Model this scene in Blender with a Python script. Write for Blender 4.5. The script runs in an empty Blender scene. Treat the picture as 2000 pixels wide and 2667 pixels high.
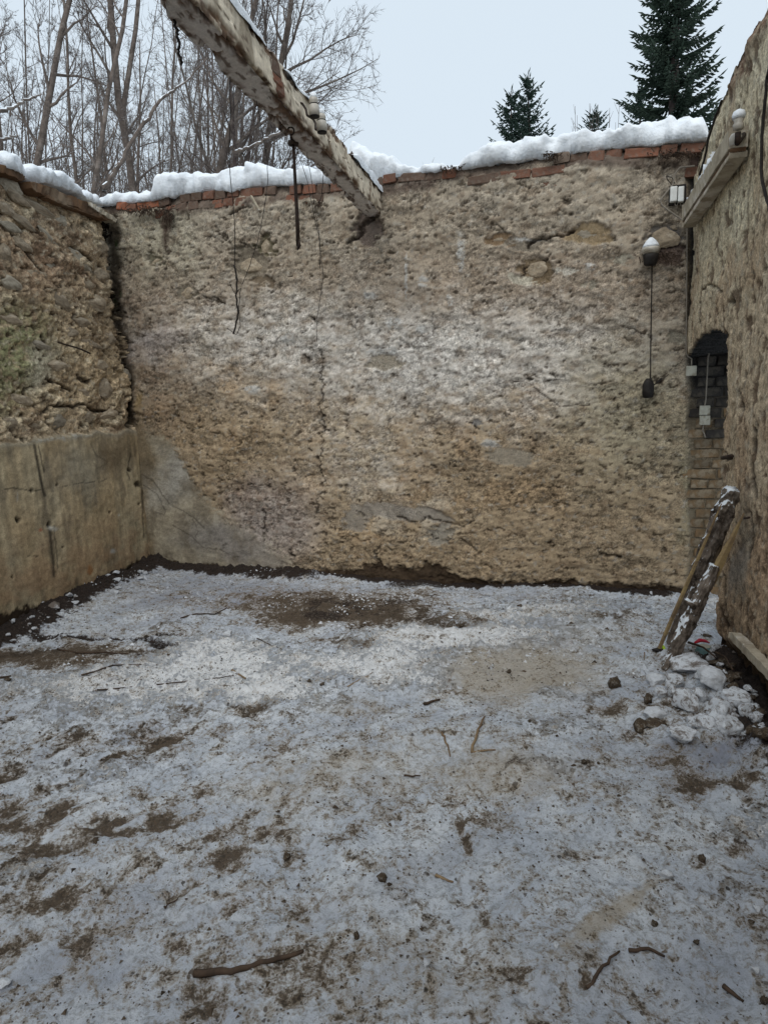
import bpy, math, random
import numpy as np
from mathutils import Vector, Matrix, Euler

scene = bpy.context.scene
R = math.radians
random.seed(7)

# ---------------------------------------------------------------- camera
F = 1700.0                       # focal length in pixels of the 2000 x 2667 photograph
PITCH, ROLL = R(9.8), R(-2.2)
CAM = np.array([0.0, 0.0, 1.6])
_r0 = np.array([1.0, 0, 0]); _f = np.array([0, math.cos(PITCH), -math.sin(PITCH)])
_u0 = np.array([0, math.sin(PITCH), math.cos(PITCH)])
_r = _r0*math.cos(ROLL) + _u0*math.sin(ROLL)
_u = -_r0*math.sin(ROLL) + _u0*math.cos(ROLL)
cd = bpy.data.cameras.new('camera'); cam = bpy.data.objects.new('camera', cd)
scene.collection.objects.link(cam); scene.camera = cam
cd.sensor_fit = 'VERTICAL'; cd.sensor_height = 24.0; cd.lens = F/2667*24.0
cd.clip_start = 0.05; cd.clip_end = 2000
cam.matrix_world = Matrix(((_r[0], _u[0], -_f[0], CAM[0]), (_r[1], _u[1], -_f[1], CAM[1]),
                           (_r[2], _u[2], -_f[2], CAM[2]), (0, 0, 0, 1)))
# ---------------------------------------------------------------- light: overcast winter day
SUN_EL, SUN_AZ = R(52), R(190)
w = bpy.data.worlds.new('World'); scene.world = w; w.use_nodes = True
nt = w.node_tree; nt.nodes.clear()
out = nt.nodes.new('ShaderNodeOutputWorld'); bg = nt.nodes.new('ShaderNodeBackground')
sky = nt.nodes.new('ShaderNodeTexSky'); sky.sky_type = 'NISHITA'; sky.sun_disc = False
sky.sun_elevation = SUN_EL; sky.sun_rotation = SUN_AZ; sky.air_density = 1.0; sky.dust_density = 4.0
bgS = 0.10; bg.inputs['Strength'].default_value = bgS
mx = nt.nodes.new('ShaderNodeMix'); mx.data_type = 'RGBA'; mx.inputs[0].default_value = 0.93
OC = (0.665, 0.76, 0.845)         # pale blue-white cloud cover
mx.inputs[7].default_value = (OC[0]/bgS, OC[1]/bgS, OC[2]/bgS, 1)
nt.links.new(sky.outputs[0], mx.inputs[6]); nt.links.new(mx.outputs[2], bg.inputs[0]); nt.links.new(bg.outputs[0], out.inputs[0])
sd = bpy.data.lights.new('sun', 'SUN'); sd.energy = 1.5; sd.angle = R(60); sd.color = (1, 0.96, 0.9)
so = bpy.data.objects.new('sun', sd); scene.collection.objects.link(so)
_sv = Vector((math.sin(SUN_AZ)*math.cos(SUN_EL), math.cos(SUN_AZ)*math.cos(SUN_EL), math.sin(SUN_EL)))
so.rotation_euler = _sv.to_track_quat('Z', 'Y').to_euler()
vs_ = scene.view_settings; vs_.view_transform = 'Standard'; vs_.look = 'None'; vs_.gamma = 1; vs_.use_curve_mapping = False
vs_.exposure = 0.17
scene.cycles.max_bounces = 6; scene.cycles.diffuse_bounces = 4

# ---------------------------------------------------------------- pixel <-> place
def ray(px, py):
    d = _f + (px-1000)/F*_r - (py-1333.5)/F*_u
    return d/np.linalg.norm(d)
def floorpt(px, py, z=0.0):
    d = ray(px, py); return CAM + d*((z-CAM[2])/d[2])
def at(px, py, dist):            # point at a horizontal distance
    d = ray(px, py); return CAM + d*(dist/math.hypot(d[0], d[1]))
def project(P):
    q = P-CAM; zf = q@_f
    zf = np.where(zf < 0.05, 0.05, zf)
    return 1000+F*(q@_r)/zf, 1333.5-F*(q@_u)/zf

class Plane:
    def __init__(s, O, E, N=None):
        s.O = np.array([O[0], O[1], 0.0]); e = np.array([E[0]-O[0], E[1]-O[1], 0.0]); s.L = np.linalg.norm(e); s.U = e/s.L
        n = np.array([-s.U[1], s.U[0], 0.0]); 
        if n@(np.array([0.2, 3.0, 0])-s.O) < 0: n = -n
        s.N = n
    def uv(s, px, py, n=0.0):
        d = ray(px, py); t = (((s.O+s.N*n)-CAM)@s.N)/(d@s.N); p = CAM+d*t-s.O
        return p@s.U, p[2]
    def P(s, u, v, n=0.0):
        return s.O+s.U*u+s.N*n+np.array([0, 0, v])
    def px(s, px, py, n=0.0):
        u, v = s.uv(px, py, n); return s.P(u, v, n)
    def arr(s, u, v, n):
        return s.O+u[..., None]*s.U+n[..., None]*s.N+v[..., None]*np.array([0, 0, 1.0])

A0 = floorpt(385, 1468); B0 = floorpt(1768, 1546)
BW = Plane(A0, B0); LW = Plane(A0, floorpt(0, 1645)); RW = Plane(B0, floorpt(2000, 1870))

# ---------------------------------------------------------------- numpy noise
def _hash(ix, iy, seed):
    h = (ix.astype(np.int64)*374761393 + iy.astype(np.int64)*668265263 + seed*974711) & 0xffffffff
    h = ((h ^ (h >> 13))*1274126177) & 0xffffffff
    h = (h ^ (h >> 16))
    return (h & 0xffff)/65535.0
def gn(x, y, seed=0):
    ix = np.floor(x); iy = np.floor(y); fx = x-ix; fy = y-iy
    u = fx*fx*fx*(fx*(fx*6-15)+10); v = fy*fy*fy*(fy*(fy*6-15)+10)
    def g(ox, oy):
        a = _hash(ix+ox, iy+oy, seed)*2*np.pi
        return np.cos(a)*(fx-ox)+np.sin(a)*(fy-oy)
    return ((g(0, 0)*(1-u)+g(1, 0)*u)*(1-v)+(g(0, 1)*(1-u)+g(1, 1)*u)*v)*1.5
def fbm(x, y, o=5, seed=0, gain=0.5):
    t = 0; a = 1; s = 0
    for i in range(o):
        t = t+a*gn(x*2**i+i*17.3, y*2**i-i*9.1, seed+i); s += a; a *= gain
    return t/s*1.6
def worley(x, y, seed=0, jit=0.85):
    ix = np.floor(x); iy = np.floor(y)
    f1 = np.full(x.shape, 9.0); f2 = np.full(x.shape, 9.0); idv = np.zeros(x.shape)
    for oy in (-1, 0, 1):
        for ox in (-1, 0, 1):
            cx = ix+ox; cy = iy+oy
            jx = cx+0.5+(_hash(cx, cy, seed)-0.5)*jit; jy = cy+0.5+(_hash(cx, cy, seed+5)-0.5)*jit
            d = np.hypot(x-jx, y-jy); hid = _hash(cx, cy, seed+11)
            nf = d < f1
            f2 = np.where(nf, f1, np.minimum(f2, d)); idv = np.where(nf, hid, idv); f1 = np.where(nf, d, f1)
    return f1, f2, idv
def ss(a, b, x):
    t = np.clip((x-a)/(b-a), 0, 1); return t*t*(3-2*t)
def blob(X, Y, cx, cy, rx, ry, ang=0.0, soft=0.5):
    c, s = math.cos(R(ang)), math.sin(R(ang)); dx = X-cx; dy = Y-cy
    d = np.hypot((dx*c+dy*s)/rx, (-dx*s+dy*c)/ry)
    return ss(1+soft, 1-soft, d)
def polyd(X, Y, pts):
    best = np.full(X.shape, 1e9)
    for (x0, y0), (x1, y1) in zip(pts[:-1], pts[1:]):
        dx, dy = x1-x0, y1-y0; L = dx*dx+dy*dy+1e-9
        t = np.clip(((X-x0)*dx+(Y-y0)*dy)/L, 0, 1)
        best = np.minimum(best, np.hypot(X-x0-t*dx, Y-y0-t*dy))
    return best
def lerp(a, b, t):
    return a*(1-t[..., None])+np.array(b)*t[..., None]

# ---------------------------------------------------------------- object helpers
COL = scene.collection
def link(name, me, parent=None):
    o = bpy.data.objects.new(name, me); COL.objects.link(o)
    if parent is not None: o.parent = parent
    return o
def tag(o, label=None, cat=None, group=None, kind=None):
    if label: o['label'] = label
    if cat: o['category'] = cat
    if group: o['group'] = group
    if kind: o['kind'] = kind
    return o
def empty(name, loc, label=None, cat=None, group=None):
    o = bpy.data.objects.new(name, None); COL.objects.link(o); o.location = tuple(loc); o.empty_display_size = .1
    bpy.context.view_layer.update() if False else None
    o['_loc'] = 0; del o['_loc']
    return tag(o, label, cat, group)
def np_mesh(name, V, Fq, mat, attrs=None, smooth=True):
    me = bpy.data.meshes.new(name); V = np.asarray(V, np.float32); Fq = np.asarray(Fq, np.int32); k = Fq.shape[1]
    me.vertices.add(len(V)); me.vertices.foreach_set('co', V.ravel())
    me.loops.add(Fq.size); me.loops.foreach_set('vertex_index', Fq.ravel())
    me.polygons.add(len(Fq)); me.polygons.foreach_set('loop_start', np.arange(0, Fq.size, k, dtype=np.int32))
    me.polygons.foreach_set('use_smooth', np.full(len(Fq), smooth))
    me.update(calc_edges=True)
    for n, a in (attrs or {}).items():
        a = np.asarray(a, np.float32)
        if a.ndim == 1:
            at_ = me.attributes.new(n, 'FLOAT', 'POINT'); at_.data.foreach_set('value', a)
        else:
            c = np.ones((len(a), 4), np.float32); c[:, :3] = a
            at_ = me.attributes.new(n, 'FLOAT_COLOR', 'POINT'); at_.data.foreach_set('color', c.ravel())
    me.materials.append(mat); return me

class MB:
    def __init__(s): s.v = []; s.f = []
    def add(s, v, f):
        b = len(s.v); s.v += [tuple(p) for p in v]; s.f += [tuple(i+b for i in q) for q in f]
    def box(s, c, h, M=None, taper=1.0):
        v = []
        for z in (-1, 1):
            k = taper if z > 0 else 1
            for x, y in ((-1, -1), (1, -1), (1, 1), (-1, 1)):
                p = Vector((x*h[0]*k, y*h[1]*k, z*h[2]))
                if M is not None: p = M @ p
                v.append((p.x+c[0], p.y+c[1], p.z+c[2]))
        s.add(v, [(0, 3, 2, 1), (4, 5, 6, 7), (0, 1, 5, 4), (1, 2, 6, 5), (2, 3, 7, 6), (3, 0, 4, 7)])
    def tube(s, pts, rad, n=6, cap=True, flat=1.0, up=None, jag=0.0, rng=None):
        pts = [Vector(p) for p in pts]; m = len(pts)
        if not hasattr(rad, '__len__'): rad = [rad]*m
        ref = Vector(up) if up is not None else Vector((0.31, 0.17, 0.93)); v = []; f = []
        t0 = (pts[-1]-pts[0]).normalized()
        if abs(t0.dot(ref.normalized())) > 0.93: ref = Vector((0.9, 0.4, 0.1))
        for i in range(m):
            t = (pts[min(i+1, m-1)]-pts[max(i-1, 0)]); t = t.normalized() if t.length > 1e-9 else t0
            a = t.cross(ref)
            a = a.normalized() if a.length > 1e-6 else Vector((1, 0, 0)); b = a.cross(t)
            for k in range(n):
                q = 2*math.pi*k/n; rr = rad[i]*(1+(rng.uniform(-jag, jag) if rng else 0))
                v.append(pts[i]+a*(math.cos(q)*rr)+b*(math.sin(q)*rr*flat))
        for i in range(m-1):
            for k in range(n):
                k2 = (k+1) % n; f.append((i*n+k, i*n+k2, (i+1)*n+k2, (i+1)*n+k))
        if cap:
            f.append(tuple(reversed(range(n)))); f.append(tuple((m-1)*n+k for k in range(n)))
        s.add(v, f)
    def lathe(s, c, prof, n=16, axis=(0, 0, 1)):
        q = Vector((0, 0, 1)).rotation_difference(Vector(axis)); v = []; f = []
        for r, z in prof:
            for k in range(n):
                a = 2*math.pi*k/n; p = q @ Vector((r*math.cos(a), r*math.sin(a), z)); v.append(p+Vector(c))
        m = len(prof)
        for i in range(m-1):
            for k in range(n):
                k2 = (k+1) % n; f.append((i*n+k, i*n+k2, (i+1)*n+k2, (i+1)*n+k))
        f.append(tuple(reversed(range(n)))); f.append(tuple((m-1)*n+k for k in range(n)))
        s.add(v, f)
    def mesh(s, name, mat, smooth=False):
        me = bpy.data.meshes.new(name); me.from_pydata(s.v, [], s.f); me.materials.append(mat)
        if smooth: me.polygons.foreach_set('use_smooth', [True]*len(me.polygons))
        me.update(); return me
    def build(s, name, mat, parent=None, smooth=False, bevel=0):
        # vertices are given in world space; a child of an Empty is stored relative to it
        if parent is not None:
            L = parent.location; s.v = [(x-L.x, y-L.y, z-L.z) for x, y, z in s.v]
        o = link(name, s.mesh(name, mat, smooth), parent)
        if bevel:
            m = o.modifiers.new('bevel', 'BEVEL'); m.width = bevel; m.segments = 2
        return o
def thing(name, mb, mat, label, cat, group=None, smooth=False, bevel=0, origin=None):
    # one-mesh thing with its origin at its own base
    vs = np.array(mb.v); o0 = np.array([vs[:, 0].mean(), vs[:, 1].mean(), vs[:, 2].min()]) if origin is None else np.array(origin)
    mb.v = [tuple(p) for p in vs-o0]
    o = link(name, mb.mesh(name, mat, smooth)); o.location = tuple(o0)
    if bevel:
        m = o.modifiers.new('bevel', 'BEVEL'); m.width = bevel; m.segments = 2
    return tag(o, label, cat, group)

# ---------------------------------------------------------------- materials
class NT:
    def __init__(s, name):
        s.m = bpy.data.materials.new(name); s.m.use_nodes = True; s.t = s.m.node_tree; s.t.nodes.clear()
        s.o = s.n('ShaderNodeOutputMaterial'); s.b = s.n('ShaderNodeBsdfPrincipled'); s.l(s.b.outputs[0], s.o.inputs[0])
        s.tc = s.n('ShaderNodeTexCoord').outputs['Object']
    def n(s, t): return s.t.nodes.new(t)
    def l(s, a, b): s.t.links.new(a, b)
    def put(s, sock, v):
        if hasattr(v, 'links'): s.l(v, sock)
        elif hasattr(v, '__len__') and len(v) == 3 and sock.type == 'RGBA': sock.default_value = (*v, 1)
        else: sock.default_value = v
    def noise(s, scale, detail=6, rough=0.6, co=None, dist=0, color=False):
        q = s.n('ShaderNodeTexNoise'); s.l(co or s.tc, q.inputs['Vector']); q.inputs['Scale'].default_value = scale
        q.inputs['Detail'].default_value = detail; q.inputs['Roughness'].default_value = rough; q.inputs['Distortion'].default_value = dist
        return q.outputs['Color' if color else 'Fac']
    def vor(s, scale, feature='F1', co=None):
        q = s.n('ShaderNodeTexVoronoi'); q.feature = feature; s.l(co or s.tc, q.inputs['Vector']); q.inputs['Scale'].default_value = scale
        return q.outputs['Distance']
    def mapc(s, scale, rot=(0, 0, 0)):
        q = s.n('ShaderNodeMapping'); s.l(s.tc, q.inputs[0]); q.inputs['Scale'].default_value = scale; q.inputs['Rotation'].default_value = rot
        return q.outputs[0]
    def ramp(s, x, a, b, lo=0.0, hi=1.0):
        q = s.n('ShaderNodeMapRange'); q.interpolation_type = 'SMOOTHSTEP'; s.put(q.inputs[0], x)
        for i, vv in ((1, a), (2, b), (3, lo), (4, hi)): q.inputs[i].default_value = vv
        return q.outputs[0]
    def math(s, op, a, b=0.0):
        q = s.n('ShaderNodeMath'); q.operation = op; s.put(q.inputs[0], a); s.put(q.inputs[1], b); return q.outputs[0]
    def mix(s, f, a, b, mode='MIX'):
        q = s.n('ShaderNodeMix'); q.data_type = 'RGBA'; q.blend_type = mode
        s.put(q.inputs[0], f); s.put(q.inputs[6], a); s.put(q.inputs[7], b); return q.outputs[2]
    def attr(s, name, color=False):
        q = s.n('ShaderNodeAttribute'); q.attribute_name = name; return q.outputs['Color' if color else 'Fac']
    def rnd(s):
        return s.n('ShaderNodeObjectInfo').outputs['Random']
    def nz(s):
        g = s.n('ShaderNodeNewGeometry'); x = s.n('ShaderNodeSeparateXYZ'); s.l(g.outputs['Normal'], x.inputs[0]); return x.outputs[2]
    def done(s, col, rough=0.9, bump=None, dist=0.01, strength=1.0, spec=0.3, sss=0):
        s.put(s.b.inputs['Base Color'], col); s.put(s.b.inputs['Roughness'], rough); s.b.inputs['Specular IOR Level'].default_value = spec
        if bump is not None:
            q = s.n('ShaderNodeBump'); q.inputs['Distance'].default_value = dist; s.put(q.inputs['Strength'], strength)
            s.l(bump, q.inputs['Height']); s.l(q.outputs[0], s.b.inputs['Normal'])
        if sss:
            s.b.inputs['Subsurface Weight'].default_value = sss; s.b.inputs['Subsurface Radius'].default_value = (0.02, 0.025, 0.03); s.b.inputs['Subsurface Scale'].default_value = 1.0
        return s.m
def grey(k, v): return (v, v, v)

def mat_plaster():
    s = NT('weathered_plaster'); c = s.attr('tint', True)
    n1 = s.noise(28, 8, 0.7); n2 = s.noise(95, 5, 0.7); v = s.noise(60, 6, 0.75, dist=1.5)
    sm = s.attr('smooth')
    k = s.ramp(n1, 0.32, 0.68, 0.74, 1.28); k2 = s.ramp(n2, 0.32, 0.68, 0.66, 1.36)
    kk = s.math('MULTIPLY', k, k2)
    q = s.n('ShaderNodeMix'); q.inputs[0].default_value = 0.5; s.l(sm, q.inputs[0]); s.l(kk, q.inputs[2]); q.inputs[3].default_value = 1.0
    cc = s.n('ShaderNodeVectorMath'); cc.operation = 'SCALE'; s.l(c, cc.inputs[0]); s.l(q.outputs[0], cc.inputs['Scale'])
    pit = s.math('MULTIPLY', s.ramp(v, 0.655, 0.72, 0, 0.7), s.math('SUBTRACT', 1.0, sm))
    col = s.mix(pit, cc.outputs[0], (0.045, 0.034, 0.024))
    fl = s.math('MULTIPLY', s.ramp(s.noise(44, 6, 0.7, dist=0.8), 0.64, 0.72, 0, 0.35), s.math('SUBTRACT', 1.0, sm))
    col = s.mix(fl, col, (0.42, 0.40, 0.37))
    hb = s.math('ADD', s.math('MULTIPLY', n1, 1.3), s.math('SUBTRACT', n2, pit))
    stg = s.math('SUBTRACT', 1.0, s.math('MULTIPLY', sm, 0.75))
    return s.done(col, 0.95, hb, 0.004, stg, 0.1)
def mat_floor():
    s = NT('trampled_snow_floor')
    dirt = s.attr('dirt'); white = s.attr('white'); soil = s.attr('soil'); tan = s.attr('tan'); ice = s.attr('ice')
    n1 = s.noise(9, 10, 0.72, dist=0.5); n2 = s.noise(42, 8, 0.75, dist=.3); n3 = s.noise(130, 5, 0.7); n4 = s.noise(3.5, 7, .65)
    c5 = lambda x, k: s.math('MULTIPLY', s.math('SUBTRACT', x, 0.5), k)
    add = lambda *q: q[0] if len(q) == 1 else s.math('ADD', q[0], add(*q[1:]))
    base = s.mix(s.ramp(n4, .35, .65), (0.60, 0.655, 0.74), (0.80, 0.845, 0.90))
    base = s.mix(s.math('MULTIPLY', ice, 0.65), base, (0.35, 0.375, 0.45))
    base = s.mix(s.ramp(n2, 0.46, 0.62, 0, 0.7), base, (0.29, 0.31, 0.335))
    base = s.mix(s.ramp(n1, 0.50, 0.66, 0, 0.5), base, (0.42, 0.39, 0.34))
    tn = s.ramp(add(tan, c5(n1, 1.5), c5(n2, .8)), 0.1, 1.0, 0, 0.75)
    col = s.mix(tn, base, (0.47, 0.405, 0.31))
    wm = s.ramp(add(white, c5(n1, 2.4), c5(n2, 1.7)), 0.40, 0.72, 0, 1)
    col = s.mix(wm, col, (0.90, 0.92, 0.94))
    x = add(dirt, c5(n1, 2.3), c5(n2, 2.1), c5(n3, 1.0))
    col = s.mix(s.ramp(x, .18, .75, 0, .82), col, (0.29, 0.225, 0.148))
    col = s.mix(s.ramp(x, .50, .88, 0, .93), col, s.mix(s.ramp(n3, .35, .65), (0.13, 0.09, 0.055), (0.055, 0.04, 0.028)))
    for sc_, k_, lim in ((46, .30, .62), (95, .34, .45), (20, .20, .82)):
        vq = s.n('ShaderNodeTexVoronoi'); s.l(s.tc, vq.inputs['Vector']); vq.inputs['Scale'].default_value = sc_
        sx = s.n('ShaderNodeSeparateXYZ'); s.l(vq.outputs['Color'], sx.inputs[0])
        rr = s.math('MULTIPLY', s.math('MULTIPLY', s.ramp(add(sx.outputs[0], s.math('MULTIPLY', dirt, .15)), lim, 1.0), k_), s.ramp(n1, .40, .60, .15, 1.25))
        dd = add(vq.outputs['Distance'], c5(n3, .55), c5(n2, .35))
        col = s.mix(s.ramp(s.math('SUBTRACT', dd, rr), -.03, .03, .85, 0), col, s.mix(sx.outputs[1], (0.035, 0.028, 0.022), (0.12, 0.09, 0.06)))
    sm = s.ramp(add(soil, c5(n2, 1.0), c5(n3, .5)), 0.34, 0.62, 0, 1)
    col = s.mix(sm, col, s.mix(s.ramp(n3, .35, .65), (0.009, 0.006, 0.005), (0.04, 0.024, 0.016)))
    hb = add(s.math('MULTIPLY', n1, 2.0), n2, s.math('MULTIPLY', n3, 0.5), s.math('MULTIPLY', wm, 0.5))
    rough = s.math('ADD', s.ramp(n2, 0.35, 0.65, 0.38, 0.8), s.math('MULTIPLY', sm, 0.2))
    return s.done(col, rough, hb, 0.018, 1.0, 0.45)
def mat_snow(dirty=0.0, sc=1.0):
    s = NT('snow_dirty' if dirty else 'snow')
    n = s.noise(14*sc, 8, 0.6); n2 = s.noise(60*sc, 5, 0.6)
    col = s.mix(s.ramp(n, .35, .65), (0.74, 0.79, 0.84), (0.82, 0.86, 0.90))
    if dirty:
        r = s.rnd(); dd = s.math('MULTIPLY', s.ramp(s.noise(13*sc, 9, .78, dist=.6), 0.46, 0.60), dirty)
        col = s.mix(0.55, col, (0.47, 0.49, 0.53))
        col = s.mix(dd, col, (0.13, 0.10, 0.075))
        col = s.mix(s.ramp(n2, 0.62, 0.7, 0, .7), col, (0.07, 0.055, 0.04))
    return s.done(col, 0.75, s.math('ADD', s.math('MULTIPLY', n, 2), n2), 0.012, 0.6, 0.3)
def mat_brick():
    s = NT('old_red_brick'); r = s.rnd()
    q = s.n('ShaderNodeValToRGB'); e = q.color_ramp.elements; s.l(r, q.inputs[0]); q.color_ramp.interpolation = 'CONSTANT'
    cols = [(0, (0.17, 0.085, 0.058)), (0.2, (0.14, 0.095, 0.072)), (0.38, (0.19, 0.10, 0.07)), (0.55, (0.19, 0.145, 0.115)), (0.7, (0.22, 0.10, 0.065)), (0.84, (0.12, 0.08, 0.06)), (0.95, (0.27, 0.10, 0.055))]
    e[0].position = 0; e[0].color = (*cols[0][1], 1); e[1].position = cols[1][0]; e[1].color = (*cols[1][1], 1)
    for p, c in cols[2:]:
        x = e.new(p); x.color = (*c, 1)
    n = s.noise(35, 8, .7); col = s.mix(s.ramp(n, .45, .7, 0, .65), q.outputs[0], (0.20, 0.175, 0.145))
    col = s.mix(s.ramp(s.noise(16, 6, .7), .55, .7, 0, .7), col, (0.06, 0.045, 0.035))
    return s.done(col, 0.95, n, 0.01, 0.8, 0.1)
def mat_var(name, a, b, sc=20, rough=0.9, c3=None, snow=0.0, dist=0.01, stretch=None, obj_rand=0.0, spec=.2):
    s = NT(name); co = s.mapc(stretch) if stretch else s.tc
    n = s.noise(sc, 8, .68, co=co); col = s.mix(s.ramp(n, .35, .65), a, b)
    if c3: col = s.mix(s.ramp(s.noise(sc*.35, 8, .75, co=co), .52, .62), col, c3)
    if obj_rand:
        col = s.mix(s.ramp(s.rnd(), 0, 1, 0, obj_rand), col, (0.03, 0.025, 0.02))
    if snow:
        sn = s.ramp(s.math('ADD', s.nz(), s.math('MULTIPLY', s.math('SUBTRACT', s.noise(9, 5, .7), .5), 1.9)), 1.0-snow, 1.12-snow)
        col = s.mix(sn, col, (0.74, 0.79, 0.84))
    return s.done(col, rough, n, dist, .8, spec)
M = {}
M['plaster'] = mat_plaster(); M['floor'] = mat_floor(); M['snow'] = mat_snow(); M['dsnow'] = mat_snow(0.92, .13); M['lsnow'] = mat_snow(0.3, .13); M['brick'] = mat_brick()
M['stone'] = mat_var('field_stone', (0.44, 0.36, 0.26), (0.26, 0.21, 0.15), 2.6, obj_rand=.30, c3=(0.50, 0.43, 0.33))
M['cstone'] = mat_var('pale_limestone', (0.42, 0.375, 0.30), (0.27, 0.235, 0.18), 2.6, obj_rand=.25)
M['plank'] = mat_var('rotten_wood', (0.15, 0.085, 0.045), (0.07, 0.042, 0.025), 5, stretch=(1, 1, 1), c3=(0.19, 0.14, 0.095))
M['bark'] = mat_var('snowy_bark', (0.24, 0.20, 0.165), (0.09, 0.072, 0.058), 22, snow=.74, c3=(0.028, 0.02, 0.015), dist=.02)
M['yellow'] = mat_var('fresh_split_wood', (0.42, 0.31, 0.15), (0.24, 0.17, 0.10), 12, c3=(0.14, 0.10, 0.07))
M['tree'] = mat_var('tree_bark', (0.14, 0.112, 0.095), (0.075, 0.06, 0.05), 6, c3=(0.19, 0.16, 0.138), dist=.02)
M['twig'] = mat_var('twig_bark', (0.15, 0.125, 0.11), (0.09, 0.074, 0.066), 3, snow=.22)
M['dtree'] = mat_var('dark_wet_bark', (0.075, 0.058, 0.052), (0.04, 0.031, 0.028), 6, c3=(0.11, 0.09, 0.078), dist=.02)
M['needle'] = mat_var('spruce_needles', (0.020, 0.033, 0.023), (0.034, 0.052, 0.036), 2.2, snow=.03)
M['needleb'] = mat_var('spruce_needles_blue', (0.016, 0.032, 0.024), (0.03, 0.05, 0.038), 2.2, snow=.08)
M['iron'] = mat_var('rusty_iron', (0.045, 0.027, 0.018), (0.02, 0.014, 0.012), 40, rough=.8, spec=.3)
M['wire'] = mat_var('dark_cable', (0.035, 0.03, 0.027), (0.02, 0.018, 0.016), 40)
M['gwire'] = mat_var('grey_cable', (0.28, 0.25, 0.21), (0.2, 0.18, 0.15), 40)
M['porc'] = mat_var('dirty_porcelain', (0.50, 0.47, 0.41), (0.36, 0.33, 0.28), 12, rough=.35, c3=(0.28, 0.24, 0.18), spec=.5, dist=.001)
M['ppl'] = mat_var('aged_white_plastic', (0.46, 0.46, 0.39), (0.36, 0.35, 0.29), 25, rough=.5, dist=.001, c3=(0.24, 0.215, 0.16))
M['black'] = mat_var('black_rubber', (0.015, 0.013, 0.012), (0.03, 0.026, 0.024), 20, rough=.6, dist=.002)
M['twood'] = mat_var('grey_weathered_wood', (0.44, 0.39, 0.30), (0.26, 0.22, 0.165), 10, stretch=(1, 1, 1), c3=(0.52, 0.48, 0.41))
M['dirt'] = mat_var('frozen_dirt', (0.12, 0.088, 0.058), (0.04, 0.03, 0.022), 4, obj_rand=.3, c3=(0.26, 0.24, 0.21))
M['straw'] = mat_var('dry_stalk', (0.26, 0.19, 0.11), (0.15, 0.10, 0.06), 20)
M['stick'] = mat_var('dead_twig', (0.075, 0.05, 0.035), (0.04, 0.028, 0.02), 20)
M['red'] = mat_var('red_plastic', (0.45, 0.02, 0.04), (0.3, 0.015, 0.03), 20, rough=.4, dist=.001)
M['teal'] = mat_var('blue_green_metal', (0.10, 0.19, 0.20), (0.16, 0.26, 0.26), 12, rough=.4, dist=.001)
M['green'] = mat_var('yellow_green_plastic', (0.45, 0.65, 0.05), (0.4, 0.6, 0.05), 20, rough=.4, dist=.001)
M['moss'] = mat_var('moss', (0.03, 0.06, 0.012), (0.015, 0.03, 0.008), 30, dist=.02)
M['gsnow'] = M['snow']

M['pwhite'] = mat_var('white_porcelain', (0.74, 0.76, 0.74), (0.62, 0.63, 0.6), 15, rough=.4, dist=.001)
# ================================================================ WALLS
def interp_top(plane, pts, n=0.0):
    uv = sorted(plane.uv(x, y, n) for x, y in pts)
    return np.array([p[0] for p in uv]), np.array([p[1] for p in uv])

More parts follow.
